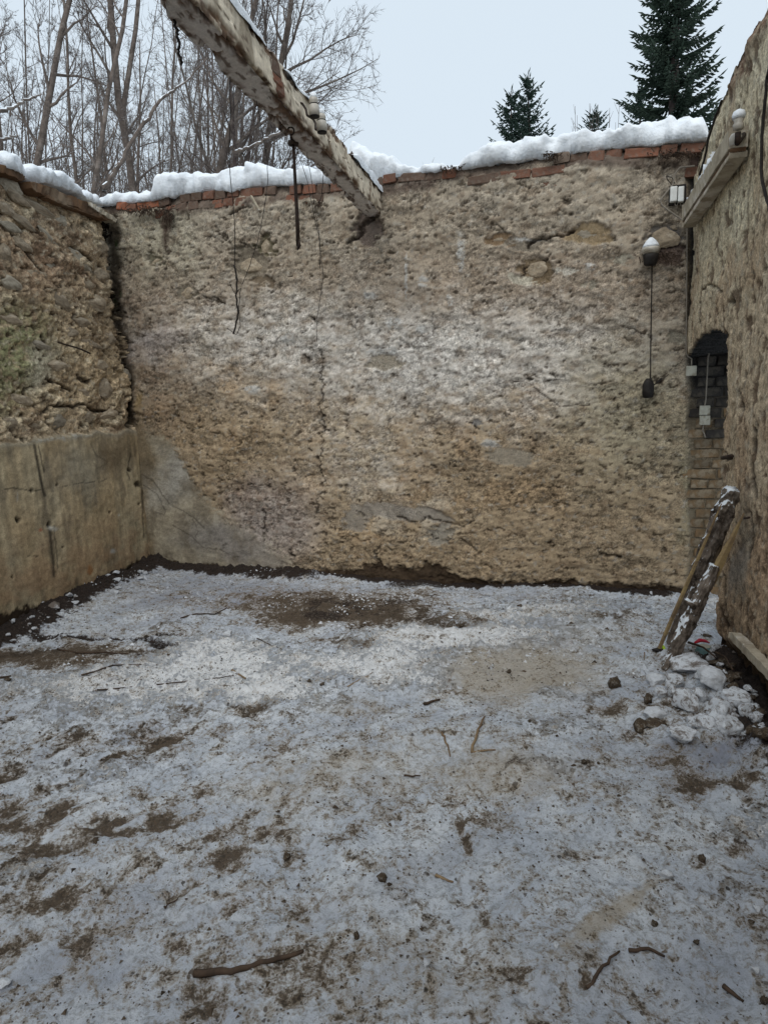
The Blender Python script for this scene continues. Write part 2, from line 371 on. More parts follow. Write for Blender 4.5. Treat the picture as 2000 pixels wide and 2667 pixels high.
def wall_mesh(name, plane, us, dv, top, paint, opening=None, thick=0.5, v0=-0.12):
    tu, tv = top
    rag = fbm(us*7, us*0+3.3, 4, 91)*0.022
    topv = np.interp(us, tu, tv)+rag
    vs = np.arange(v0, topv.max()+dv, dv)
    U, V = np.meshgrid(us, vs, indexing='ij')
    Vc = np.minimum(V, topv[:, None])
    P0 = plane.arr(U, Vc, U*0)
    X, Y = project(P0)
    h, col, sm = paint(U, Vc, X, Y)
    edge = ss(0, 0.10, topv[:, None]-Vc)
    h = h*(0.35+0.65*edge)-0.02*(1-edge)
    P = plane.arr(U, Vc, h)
    nu, nv = U.shape; idx = np.arange(nu*nv).reshape(nu, nv)
    K = vs[None, :-1] < topv[:-1, None]-0.001
    K = np.broadcast_to(K, (nu-1, nv-1)).copy()
    if opening is not None:
        uc = (U[:-1, :-1]+U[1:, 1:])/2; vc = (V[:-1, :-1]+V[1:, 1:])/2
        K &= ~opening(uc, vc)
    flip = np.dot(np.cross(plane.U, [0, 0, 1]), plane.N) < 0
    a = idx[:-1, :-1][K]; b = idx[1:, :-1][K]; c = idx[1:, 1:][K]; d = idx[:-1, 1:][K]
    Q = np.stack([a, b, c, d] if not flip else [d, c, b, a], 1)
    # rim to the back of the wall
    Kp = np.zeros((nu+1, nv+1), bool); Kp[1:-1, 1:-1] = K
    V1 = P.reshape(-1, 3); C1 = col.reshape(-1, 3); S1 = sm.reshape(-1)
    segs = []
    L_, R_ = Kp[:-1, 1:-1], Kp[1:, 1:-1]           # across u: vertex column i between cells i-1 and i
    for m_, rev in ((L_ & ~R_, False), (R_ & ~L_, True)):
        i, j = np.nonzero(m_); p, q = idx[i, j], idx[i, np.minimum(j+1, nv-1)]
        segs.append(np.stack([q, p], 1) if rev else np.stack([p, q], 1))
    D_, T_ = Kp[1:-1, :-1], Kp[1:-1, 1:]
    for m_, rev in ((D_ & ~T_, True), (T_ & ~D_, False)):
        i, j = np.nonzero(m_); p, q = idx[i, j], idx[np.minimum(i+1, nu-1), j]
        segs.append(np.stack([q, p], 1) if rev else np.stack([p, q], 1))
    S = np.concatenate(segs); uq, inv = np.unique(S, return_inverse=True); inv = inv.reshape(S.shape)
    steps = 6; allV = [V1]; allC = [C1]; allS = [S1]; prev = uq; Fs = [Q]; base = len(V1)
    for k in range(1, steps+1):
        uu = U.reshape(-1)[uq]; vv = Vc.reshape(-1)[uq]; nn = np.full(len(uq), -.01 if k == 1 else -thick*(k-1)/(steps-1))
        jit = fbm(uu*9+k, vv*9, 3, 40+k)*0.02*(k < steps)
        pv = plane.arr(uu+jit, vv+jit, nn); cur = np.arange(base, base+len(uq)); base += len(uq)
        allV.append(pv); cc = C1[uq]*(0.55+0.2*_hash((uu*40).astype(int), (nn*30).astype(int), 3))[:, None]
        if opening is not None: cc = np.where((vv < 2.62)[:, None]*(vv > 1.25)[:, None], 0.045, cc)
        allC.append(cc); allS.append(np.zeros(len(uq)))
        e = np.stack([prev[inv[:, 0]], cur[inv[:, 0]], cur[inv[:, 1]], prev[inv[:, 1]]], 1)
        Fs.append(e if not flip else e[:, ::-1]); prev = cur
    # coarse back
    st = 12; ii = np.arange(0, nu, st); jj = np.arange(0, nv, st)
    Ub, Vb = np.meshgrid(us[ii], vs[jj], indexing='ij'); Vb = np.minimum(Vb, np.interp(Ub, tu, tv)-0.01)
    pb = plane.arr(Ub, Vb, np.full(Ub.shape, -thick+0.002)).reshape(-1, 3); ib = np.arange(len(pb)).reshape(Ub.shape)+base
    kb = np.ones((len(ii)-1, len(jj)-1), bool)
    if opening is not None: kb &= ~opening((Ub[:-1, :-1]+Ub[1:, 1:])/2, (Vb[:-1, :-1]+Vb[1:, 1:])/2)
    kb &= (Vb[:-1, 1:] > Vb[:-1, :-1]+1e-4)
    e = np.stack([ib[:-1, :-1][kb], ib[:-1, 1:][kb], ib[1:, 1:][kb], ib[1:, :-1][kb]], 1); Fs.append(e if not flip else e[:, ::-1])
    allV.append(pb); allC.append(np.full((len(pb), 3), 0.2)); allS.append(np.zeros(len(pb)))
    VV = np.concatenate(allV); CC = np.concatenate(allC); SS = np.concatenate(allS); FF = np.concatenate(Fs)
    use = np.zeros(len(VV), bool); use[FF.ravel()] = True; rm = np.cumsum(use)-1
    Ob = plane.O
    me = np_mesh(name, VV[use]-Ob, rm[FF], M['plaster'], {'tint': CC[use], 'smooth': SS[use]})
    o = link(name, me); o.location = tuple(Ob); o['_h'] = 0; del o['_h']
    return o, (us, vs, h)

def rubble(U, V, sx, sy, seed, amp):
    w1 = fbm(U*3, V*3, 3, seed)*0.35; w2 = fbm(U*3+9, V*3+4, 3, seed+1)*0.35
    f1, f2, idv = worley(U/sx+w1, V/sy+w2, seed+2)
    body = ss(0.0, 0.35, f2-f1)
    return amp*(body-0.5)+amp*0.8*(idv-0.5)*body, body, idv

def flakes(U, V, X, Y, seed, col, h, k=1.0, mask=None):
    wu = fbm(U*9, V*9, 3, seed)*.5; wv = fbm(U*9+3, V*9+1, 3, seed+1)*.5
    f1, f2, idv = worley(U/.055+wu*1.6, V/.030+wv*1.6, seed+2, 1.0); e1 = 1-ss(.03, .16, f2-f1)
    g1, g2, idg = worley(U/.024+wu, V/.017+wv, seed+4, 1.0); e2 = 1-ss(.04, .25, g2-g1)
    m = ss(-.25, .25, fbm(U*2.6, V*3.4, 4, seed+6)) if mask is None else mask
    br = ss(.0, .35, fbm(U*5, V*7, 4, seed+8)); e1 = e1*br
    lum = 1+k*m*(.50*(idv-.5)+.46*(idg-.5))
    rid = 1-np.abs(fbm(U*7, V*13, 5, seed+9, .6))*9; rid = np.clip(rid, 0, 1)*ss(-.1, .3, fbm(U*3, V*3, 3, seed+10))
    col = col*lum[..., None]; col = lerp(col, (0.06, 0.046, 0.034), k*m*(.55*e1+.12*e2)); col = lerp(col, (0.05, 0.038, 0.028), .6*rid*k)
    h = h+k*(m*(.003*(idv-.5)*(1-e1)-.002*e1)-.003*rid)
    return h, col
def gcol(c): return np.array(c, float)

# ---------- back wall
def paint_back(U, V, X, Y):
    shp = U.shape
    a1 = fbm(U*1.1, V*1.3, 4, 1); a2 = fbm(U*4, V*6, 5, 2); a3 = fbm(U*13, V*22, 5, 3, .6); a4 = fbm(U*34, V*52, 3, 4, .6)
    wx = X+38*fbm(U*3, V*3, 4, 8); wy = Y+34*fbm(U*3+5, V*3, 4, 9)
    rub, body, idv = rubble(U, V, 0.24, 0.12, 20, 0.011)
    rub2, body2, idv2 = rubble(U, V, 0.085, 0.045, 30, 0.008)
    h = 0.018*a1+0.006*a2+0.003*a3+0.001*a4+rub*(0.1+0.4*ss(-.1, .5, a1))+rub2*0.12*ss(-.2, .3, a2)
    # plaster sheets broken away in steps
    st = fbm(U*2.3+3, V*4.1, 6, 12, .62)
    for q in (-0.32, -0.05, 0.16, 0.42):
        h += 0.006*ss(q-0.012, q+0.012, st)
    stepdark = np.zeros(shp)
    for q in (-0.32, -0.05, 0.16, 0.42):
        stepdark = np.maximum(stepdark, np.exp(-((st-q+0.02)/0.022)**2))
    # base colours
    col = np.ones(shp+(3,))*gcol((0.205, 0.178, 0.143))
    col = lerp(col, (0.245, 0.228, 0.195), ss(-.3, .6, a2+0.4*a1)*0.8)
    topb = ss(760, 620, wy)
    col = lerp(col, (0.225, 0.203, 0.167), topb*0.6)
    low = ss(930, 1130, wy)
    col = lerp(col, (0.225, 0.18, 0.122), low*0.85)
    rust = ss(0.02, 0.5, fbm(U*2.2, V*3.3, 5, 31))
    ob = np.maximum.reduce([blob(wx, wy, 700, 1060, 330, 150, 0, .8), blob(wx, wy, 1080, 1230, 420, 230, 0, .8), blob(wx, wy, 1500, 1150, 330, 150, 0, .7), blob(wx, wy, 1250, 1180, 300, 200, 0, .9)])
    col = lerp(col, (0.235, 0.175, 0.11), rust*ob*0.75)
    col = lerp(col, (0.15, 0.105, 0.07), 0.6*blob(wx, wy, 380, 880, 85, 260, 0, .8)*ss(-.5, .4, a2))
    # white bloom band
    wh = np.maximum.reduce([.95*blob(wx, wy, 1130, 930, 380, 170, -3, .9), .8*blob(wx, wy, 760, 880, 330, 110, -2, .9), .8*blob(wx, wy, 1400, 920, 260, 180, 0, .9),
                            blob(wx, wy, 960, 1200, 140, 90, 0, .9)*.6, blob(wx, wy, 900, 1100, 120, 160, 0, .9)*.45, blob(wx, wy, 420, 900, 60, 60, 0, .9)*.5])
    whn = ss(-0.45, 0.45, fbm(U*7, V*11, 5, 40, .68)+0.9*(wh-0.5))
    col = lerp(col, (0.43, 0.432, 0.425), wh*(.25+.75*whn)*0.92)
    # grey-mauve stain low left of middle
    gm = np.maximum(blob(wx, wy, 700, 1370, 110, 120, 50, .7), blob(wx, wy, 400, 900, 70, 40, -15, .8))
    col = lerp(col, (0.25, 0.235, 0.235), gm*0.75)
    dkb = np.maximum(blob(wx, wy, 730, 1320, 70, 80, 60, .8), blob(wx, wy, 650, 1290, 60, 40, 0, .8))
    col = lerp(col, (0.125, 0.095, 0.08), 0.6*dkb*ss(-.2, .3, a3))
    # green-grey area right, olive right edge
    col = lerp(col, (0.235, 0.22, 0.165), 0.75*blob(wx, wy, 1640, 1080, 150, 170, 0, .8))
    col = lerp(col, (0.16, 0.15, 0.105), 0.8*blob(wx, wy, 1800, 1290, 30, 130, 0, .9))
    col = lerp(col, (0.23, 0.225, 0.18), 0.7*blob(wx, wy, 400, 620, 110, 90, 0, .9))
    col = lerp(col, (0.19, 0.155, 0.12), 0.55*blob(wx, wy, 1300, 740, 420, 90, 0, .9))
    # pale lower left of the centre
    col = lerp(col, (0.31, 0.285, 0.24), 0.7*blob(wx, wy, 1060, 1330, 130, 60, 0, .7)*ss(-.2, .3, a2))
    col = lerp(col, (0.31, 0.275, 0.215), 0.7*blob(wx, wy, 920, 1200, 130, 140, -30, .8)*ss(-.1, .3, a3))
    # own mottling of crumbs; relief shade of voids and step edges put into colour
    a5 = fbm(U*55, V*75, 2, 6); pq = fbm(U*1.9+7, V*3.1, 6, 88, .6)+.25*fbm(U*7, V*9, 4, 89); pm = ss(.04, .10, pq)*(1-.6*ss(.45, .6, pq)); pe_ = np.exp(-((pq-.035)/.018)**2); col = col*np.array([1.01, .968, .92])*(1+.10*pm)[..., None]; v = 1.72*(1+(1-.6*pm)*(0.30*a3+0.30*a4+.22*a5)+(1-pm)*(0.14*(idv-.5)+0.12*(idv2-.5)))+.22*pm*fbm(U*3, V*5, 5, 90)
    col = col*np.clip(v, .45, 1.6)[..., None]
    hue = fbm(U*9, V*12, 4, 77)
    col = lerp(col, (0.17, 0.11, 0.065), 0.35*ss(.15, .5, hue))
    lightf = ss(0.38, 0.5, fbm(U*16, V*24, 4, 50, .6)); col = lerp(col, (0.36, 0.335, 0.29), lightf*0.6)
    dk = ss(0.33, 0.47, fbm(U*11+4, V*22, 5, 51, .65)-0.14*wh+.10*ss(.1, .5, fbm(U*1.7, V*2.2, 3, 55))-.06); h = h-0.014*dk
    col = lerp(col, (0.065, 0.05, 0.036), dk*0.72)
    col = lerp(col, (0.07, 0.055, 0.042), stepdark*0.6*ss(-.1, .4, a3))
    h, col = flakes(U, V, X, Y, 700, col, h, 1.0, (1-.85*pm)*ss(-.35, .2, fbm(U*2.6, V*3.4, 4, 706))); h = h+.007*pm; col = lerp(col, (.07, .054, .04), .45*pe_*ss(-.2, .3, a3))
    # bare smooth patches (px, py, rx, ry, colour, depth)
    for cx, cy, rx, ry, ag, c, dp in ((652, 690, 58, 32, 0, (.19, .16, .12), -.03), (640, 662, 30, 26, 0, (.17, .145, .11), -.03), (692, 637, 20, 26, 0, (.13, .115, .07), -.05), (687, 735, 26, 16, 0, (.14, .105, .07), -.03), (487, 760, 30, 20, 0, (.17, .15, .115), -.03), (405, 678, 18, 12, -25, (.14, .13, .09), -.03),
            (1302, 622, 32, 20, 0, (.17, .11, .06), -.03), (1395, 705, 50, 34, 0, (.17, .125, .075), -.035), (1375, 632, 60, 16, -8, (.19, .165, .13), -.03), (1530, 610, 60, 26, -5, (.24, .18, .105), -.02),
            (1357, 728, 34, 14, 12, (.44, .41, .33), .006), (1730, 615, 50, 36, 0, (.085, .08, .078), -.04), (1740, 660, 46, 34, 0, (.075, .05, .042), -.055), (1000, 945, 45, 22, 0, (.27, .235, .18), -.02),
            (1540, 740, 22, 12, 0, (.27, .25, .2), 0), (1480, 708, 20, 12, 0, (.40, .38, .33), .004), (1620, 675, 26, 12, -15, (.33, .31, .25), .004), (960, 595, 38, 42, 0, (.13, .10, .085), -.035), (1243, 1101, 15, 11, 0, (.17, .17, .17), 0), (1760, 880, 24, 16, 0, (.27, .25, .2), 0),
            (1010, 1330, 60, 22, 10, (.29, .265, .23), .008), (1110, 1340, 70, 16, 8, (.29, .265, .23), .008), (930, 1350, 40, 30, -30, (.26, .235, .2), 0), (1150, 1390, 40, 25, -40, (.29, .27, .23), .005), (1330, 1190, 60, 22, 0, (.28, .25, .2), 0)):
        e = blob(X+10*a3*3+8*a2, Y+9*a2+8*a3, cx, cy, rx, ry, ag, .12); rim = blob(X+10*a3*3+8*a2, Y+9*a2+8*a3, cx, cy, rx*1.12, ry*1.18, ag, .1)-e
        col = lerp(col, gcol(c)*1.05, e*0.85); h = h*(1-0.7*e)+(dp*.45)*e
        col = lerp(col, (0.06, 0.045, 0.035), np.clip(rim, 0, 1)*0.45*(Y < cy))
    # snow stuck in ledges, efflorescence spots
    for cx, cy, rx, ry in ((1028, 843, 22, 15), (752, 882, 18, 12), (1100, 860, 16, 10), (1104, 737, 13, 14), (1172, 785, 8, 14), (1317, 800, 6, 13), (660, 1015, 20, 12), (985, 915, 40, 8), (1020, 915, 18, 10), (1375, 625, 34, 4), (965, 772, 18, 8), (1280, 1155, 25, 10), (1060, 720, 4, 60), (1200, 660, 10, 50), (1540, 695, 12, 10)):
        e = blob(X+9*a3, Y+7*a3, cx, cy, rx, ry, 0, .35); col = lerp(col, (0.50, 0.50, 0.48), e*0.8*ss(-.5, .1, a3)); h = h+0.006*e
    # holes
    for cx, cy, r in ((1372, 981, 9), (1438, 975, 8), (1485, 770, 6), (1235, 1110, 8), (555, 780, 18), (568, 783, 10), (800, 934, 12), (678, 885, 8), (815, 830, 7), (1600, 540, 12), (1476, 523, 18), (1710, 990, 16), (1595, 620, 12), (1705, 1145, 8), (1600, 1105, 9), (940, 1340, 10), (590, 620, 14), (632, 632, 9), (845, 1112, 8), (760, 1440, 10), (1290, 560, 10), (1130, 1395, 8), (1440, 1420, 10), (1180, 1210, 8), (1133, 1215, 7)):
        e = blob(X+18*a3+10*a4, Y+14*a3+8*a4, cx, cy, r*.75, r*.55, 0, .45); h = h-0.02*e; col = lerp(col, (0.04, 0.03, 0.022), e*0.85)
    # cracks
    for pts, w_, d_ in (([(905, 632), (935, 612), (945, 590), (980, 570)], 5, .03), ([(380, 1240), (410, 1262), (430, 1305), (500, 1335), (520, 1360), (560, 1375)], 2.0, .008), ([(505, 1380), (535, 1410), (575, 1430), (600, 1425), (640, 1450)], 2.0, .008), ([(395, 1330), (430, 1345), (428, 1310)], 2.0, .008),
                        ([(835, 905), (840, 990), (842, 1100), (836, 1260)], 2.2, .008), ([(690, 1330), (688, 1400), (692, 1470)], 2.5, .008), ([(1370, 640), (1385, 626), (1450, 618), (1490, 600)], 4, .03), ([(1355, 720), (1370, 700), (1400, 690), (1435, 665)], 3.5, .02), ([(830, 1340), (828, 1300), (850, 1280)], 2.5, .01),
                        ([(1030, 1340), (1080, 1358), (1130, 1350), (1210, 1368), (1235, 1350)], 2.5, .012), ([(1700, 1000), (1780, 940)], 1.5, .004), ([(1000, 1420), (980, 1440), (990, 1470), (970, 1480)], 3, .015), ([(1200, 1400), (1240, 1430)], 2, .01), ([(1620, 850), (1690, 872), (1700, 890)], 2, .008), ([(1390, 1010), (1460, 1060), (1530, 1050)], 1.8, .006),
                        ([(440, 590), (433, 620), (437, 660)], 3, .006), ([(1560, 1440), (1620, 1452)], 3, .02), ([(1265, 595), (1290, 580), (1310, 600)], 2.2, .015), ([(600, 560), (630, 540), (660, 545)], 3, .015)):
        d = polyd(X+7*a3+9*a2, Y+7*a3+7*a2, pts); e = ss(w_*1.5, w_*.5, d); h = h-d_*e; col = lerp(col, (0.035, 0.026, 0.02), e*0.85)
    # cement render at the lower left
    pt = np.array([(360, 1110), (400, 1130), (450, 1160), (480, 1215), (510, 1275), (560, 1330), (640, 1385), (720, 1440), (800, 1500)])
    bound = np.interp(X, pt[:, 0], pt[:, 1]); cem = ss(-26, 14, wy*0.45+Y*0.55+26*a3+14*a4-bound)*(X < 820)
    cc = np.ones(shp+(3,))*gcol((0.36, 0.315, 0.235))
    cc = lerp(cc, (0.36, 0.35, 0.32), blob(wx, wy, 470, 1240, 50, 80, 50, .9)*.8)
    cc = lerp(cc, (0.25, 0.235, 0.20), blob(wx, wy, 520, 1400, 60, 60, 50, .9)*.6)
    cc = lerp(cc, (0.24, 0.225, 0.22), blob(wx, wy, 620, 1420, 120, 50, 20, .8)*.7)
    cc = lerp(cc, (0.20, 0.15, 0.09), ss(420, 370, wx)*0.8)
    cc = cc*np.clip(1+.34*a2+.22*a3+.16*a4+.1*a5, .5, 1.5)[..., None]; cc = lerp(cc, (.17, .14, .10), .5*ss(.1, .5, fbm(U*5, V*3, 5, 66)))
    for pts, w_ in (([(368, 1235), (400, 1250), (428, 1290), (440, 1310), (505, 1345), (530, 1372)], 2.0), ([(375, 1262), (415, 1290), (432, 1340), (408, 1335)], 1.6), ([(455, 1370), (500, 1395), (530, 1425), (575, 1432), (590, 1415)], 1.6), ([(500, 1350), (520, 1380), (510, 1398)], 1.5), ([(575, 1430), (600, 1445), (640, 1452)], 1.6)):
        d = polyd(X+5*a3+5*a2, Y+5*a3+5*a2, pts); e = ss(w_*1.4, w_*.3, d); cc = lerp(cc, (0.05, 0.038, 0.028), e*.6)
    col = col*(1-cem[..., None])+cc*cem[..., None]; h = h*(1-cem)+cem*(0.008+0.005*a2+0.003*a3)
    # foot of the wall
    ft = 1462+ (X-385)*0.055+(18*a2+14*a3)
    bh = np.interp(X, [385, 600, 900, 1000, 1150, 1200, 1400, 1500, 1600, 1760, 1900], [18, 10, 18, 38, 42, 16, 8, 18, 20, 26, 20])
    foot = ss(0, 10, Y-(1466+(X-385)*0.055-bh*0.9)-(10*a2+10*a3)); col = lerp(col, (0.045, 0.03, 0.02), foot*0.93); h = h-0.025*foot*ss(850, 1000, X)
    # brick-built end, sooty below the arch
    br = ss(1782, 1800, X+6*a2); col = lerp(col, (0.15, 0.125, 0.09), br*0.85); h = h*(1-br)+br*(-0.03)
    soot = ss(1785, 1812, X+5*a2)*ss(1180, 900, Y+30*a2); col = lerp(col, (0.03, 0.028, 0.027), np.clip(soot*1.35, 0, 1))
    # black smear of the corner by the left wall
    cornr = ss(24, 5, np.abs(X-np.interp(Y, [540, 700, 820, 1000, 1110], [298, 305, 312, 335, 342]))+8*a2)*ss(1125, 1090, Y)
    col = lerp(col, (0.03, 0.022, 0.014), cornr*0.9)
    col = lerp(col, (0.26, 0.18, 0.07), 0.6*blob(wx, wy, 362, 1040, 18, 35, 0, .7))
    col = lerp(col, (0.09, 0.06, 0.045), 0.75*blob(X+12*a2, Y+12*a3, 437, 590, 14, 55, 0, .6))
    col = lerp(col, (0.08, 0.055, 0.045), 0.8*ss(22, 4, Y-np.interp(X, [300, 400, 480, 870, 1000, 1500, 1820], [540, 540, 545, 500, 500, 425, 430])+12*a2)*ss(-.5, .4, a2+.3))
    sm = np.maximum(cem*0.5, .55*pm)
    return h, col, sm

# ---------- left wall
def paint_left(U, V, X, Y):
    shp = U.shape
    a1 = fbm(U*1.1, V*1.3, 4, 101); a2 = fbm(U*4, V*5, 5, 102); a3 = fbm(U*14, V*18, 5, 103, .6); a4 = fbm(U*34, V*40, 3, 104, .6)
    wx = X+30*fbm(U*3, V*3, 4, 108); wy = Y+30*fbm(U*3+5, V*3, 4, 109)
    rub, body, idv = rubble(U+0.35*V, V, 0.26, 0.15, 120, 0.018); rub2, body2, idv2 = rubble(U, V, 0.09, 0.06, 130, 0.010)
    st = fbm(U*2.3+3, V*3.4, 6, 112, .62)
    h = 0.035*a1+0.016*a2+0.008*a3+0.003*a4+rub*ss(-.4, .3, a2+a1)+rub2*ss(-.3, .4, a2)
    for q in (-0.3, 0.0, 0.25): h += 0.010*ss(q-.02, q+.02, st)
    col = np.ones(shp+(3,))*gcol((0.225, 0.185, 0.135))
    col = lerp(col, (0.30, 0.27, 0.21), ss(-.1, .6, a2)*.8)
    col = lerp(col, (0.10, 0.07, 0.05), ss(.0, .5, fbm(U*3, V*4, 5, 140))*.75)
    col = lerp(col, (0.10, 0.065, 0.045), .65*blob(wx, wy, 90, 680, 130, 80, 20, .8))
    col = lerp(col, (0.28, 0.23, 0.155), .5*blob(wx, wy, 200, 950, 200, 100, 0, .8))
    col = 1.25*col*np.clip(1+.34*a3+.28*a4+.25*(idv-.5)+.2*(idv2-.5), .4, 1.7)[..., None]
    gr = blob(wx, wy, 20, 930, 95, 130, 20, .6); col = lerp(col, (0.15, 0.175, 0.095), gr*.8*ss(-.6, .2, a3)); col = lerp(col, (0.30, 0.30, 0.26), .7*blob(wx, wy, 105, 960, 35, 70, 15, .7))
    col = lerp(col, (0.34, 0.315, 0.26), ss(.32, .45, fbm(U*15, V*20, 4, 150, .6))*.6)
    dk = ss(.27, .43, fbm(U*10+4, V*16, 5, 151, .65)); h = h-.022*dk; col = lerp(col, (0.04, 0.028, 0.02), dk*.8)
    col = col*(0.85+0.15*body[..., None]); h, col = flakes(U+.4*V, V, X, Y, 730, col, h, 1.0); col = col*1.62*np.array([1.06, 1., .91])*(1+.2*fbm(U*55, V*60, 2, 166))[..., None]
    for cx, cy, rx, ry, ag in ((15, 470, 40, 20, 15), (85, 490, 40, 26, 10)):
        pass
    for pts, w_, d_ in (([(30, 610), (60, 640), (100, 700)], 3, .02), ([(180, 645), (240, 680)], 5, .03), ([(130, 775), (180, 800)], 2.2, .02), ([(100, 1075), (130, 1060), (190, 1058), (215, 1055), (250, 1070), (310, 1075)], 4, .03), ([(200, 980), (225, 995)], 5, .03), ([(120, 990), (180, 1015)], 4, .03), ([(105, 870), (112, 890)], 3, .02)):
        d = polyd(X+7*a3+6*a2, Y+7*a3+6*a2, pts); e = ss(w_*1.5, w_*.5, d); h = h-d_*e; col = lerp(col, (0.03, 0.022, 0.016), e*.9)
    # vertical rotted gap next to the corner
    cx = np.interp(Y, [560, 620, 700, 820, 930, 1000, 1060, 1110], [288, 290, 302, 308, 320, 345, 340, 338])
    wd = np.interp(Y, [560, 650, 760, 880, 1000, 1110], [14, 14, 13, 7, 6, 9])
    gp = ss(1.5, .7, np.abs(X-cx+7*a3)/wd)*ss(1130, 1105, Y)
    h = h-.12*gp; col = lerp(col, (0.012, 0.009, 0.007), gp*.95)
    col = lerp(col, (0.09, 0.06, 0.035), .6*blob(wx, wy, 285, 830, 30, 130, 0, .9))
    # cement plinth
    yt = np.interp(X, [-600, 0, 60, 120, 200, 300, 345], [1215, 1155, 1150, 1135, 1130, 1122, 1120])+5*a2*2
    pl = ss(-4, 5, Y-yt)
    cc = np.ones(shp+(3,))*gcol((0.36, 0.31, 0.225))
    cc = lerp(cc, (0.41, 0.38, 0.30), ss(-.3, .5, fbm(U*2.5, V*1.2, 4, 160))*.9)
    strk = fbm(U*16, V*1.6, 4, 161); cc = np.array([1.10, 1., .85])*cc*np.clip(1+.30*strk+.28*a2+.16*a3+.12*a4, .5, 1.5)[..., None]; cc = lerp(cc, (.17, .14, .10), .55*ss(.1, .5, fbm(U*6, V*2.2, 5, 167)))
    bz = ss(1330, 1560, Y+ (X-0)*0.25+30*a2); cc = lerp(cc, (0.28, 0.18, 0.105), bz*.65*ss(-.5, .3, a2))
    cc = lerp(cc, (0.165, 0.125, 0.08), .8*blob(wx, wy, 290, 1180, 45, 50, 0, .8)); cc = lerp(cc, (0.27, 0.26, 0.215), .5*blob(wx, wy, 190, 1230, 60, 60, 0, .8))
    for pts, w_, k in (([(78, 1160), (95, 1250), (105, 1290)], 3.5, .85), ([(90, 1160), (104, 1230)], 1.8, .7), ([(118, 1370), (125, 1440), (130, 1500)], 3, .7), ([(130, 1370), (140, 1480)], 2, .6), ([(122, 1380), (128, 1500)], 7, .35), ([(0, 1275), (30, 1271), (70, 1278), (105, 1276)], 1.6, .75), ([(60, 1447), (90, 1449)], 1.4, .7), ([(150, 1268), (200, 1258), (250, 1255), (268, 1248)], 1.2, .6),
                       ([(225, 1155), (240, 1185), (265, 1200)], 1.1, .6), ([(350, 1130), (355, 1200), (362, 1300), (365, 1400)], 2, .6), ([(330, 1180), (322, 1230), (330, 1250)], 1.5, .7), ([(190, 1510), (190, 1530)], 5, .5)):
        d = polyd(X+3*a3+3*a2, Y+3*a3, pts); e = ss(w_*1.6, w_*.4, d); cc = lerp(cc, (0.035, 0.03, 0.024), e*k)
    hh = 0.042+0.008*a2+.003*a3
    for x_, y_, r_ in ((36, 1355, 9), (72, 1278, 7), (120, 1367, 9), (350, 1262, 11), (328, 1225, 5), (140, 1264, 5), (278, 1336, 6), (22, 1502, 5), (155, 1425, 4), (352, 1311, 4)):
        e = blob(X+5*a3, Y+5*a3, x_, y_, r_*.65, r_*.75, 0, .4); cc = lerp(cc, (0.02, 0.016, 0.012), e*.9); hh = hh-.025*e
    for x_, y_, rx, ry, c in ((126, 1376, 14, 5, (.5, .48, .42)), (34, 1295, 2, 14, (.4, .38, .33)), (285, 1436, 8, 5, (.42, .42, .4)), (95, 1380, 5, 5, (.35, .1, .05)), (225, 1485, 8, 12, (.35, .15, .05)), (300, 1341, 3, 4, (.5, .48, .4))):
        e = blob(X+5*a3, Y+5*a3, x_, y_, rx, ry, 0, .5); cc = lerp(cc, c, e*.7)
    lip = ss(14, 0, np.abs(Y-yt-6)); cc = lerp(cc, (0.30, 0.275, 0.22), lip*.6); cc = lerp(cc, (.5, .5, .46), lip*.6*blob(X, Y, 150, 1140, 70, 22, -5, .5)*ss(-.1, .2, a3))
    col = col*(1-pl[..., None])+cc*pl[..., None]; h = h*(1-pl)+hh*pl
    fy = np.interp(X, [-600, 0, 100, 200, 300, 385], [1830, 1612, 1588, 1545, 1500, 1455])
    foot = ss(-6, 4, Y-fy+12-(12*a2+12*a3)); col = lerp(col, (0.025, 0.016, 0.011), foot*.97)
    return h, col, pl*.5

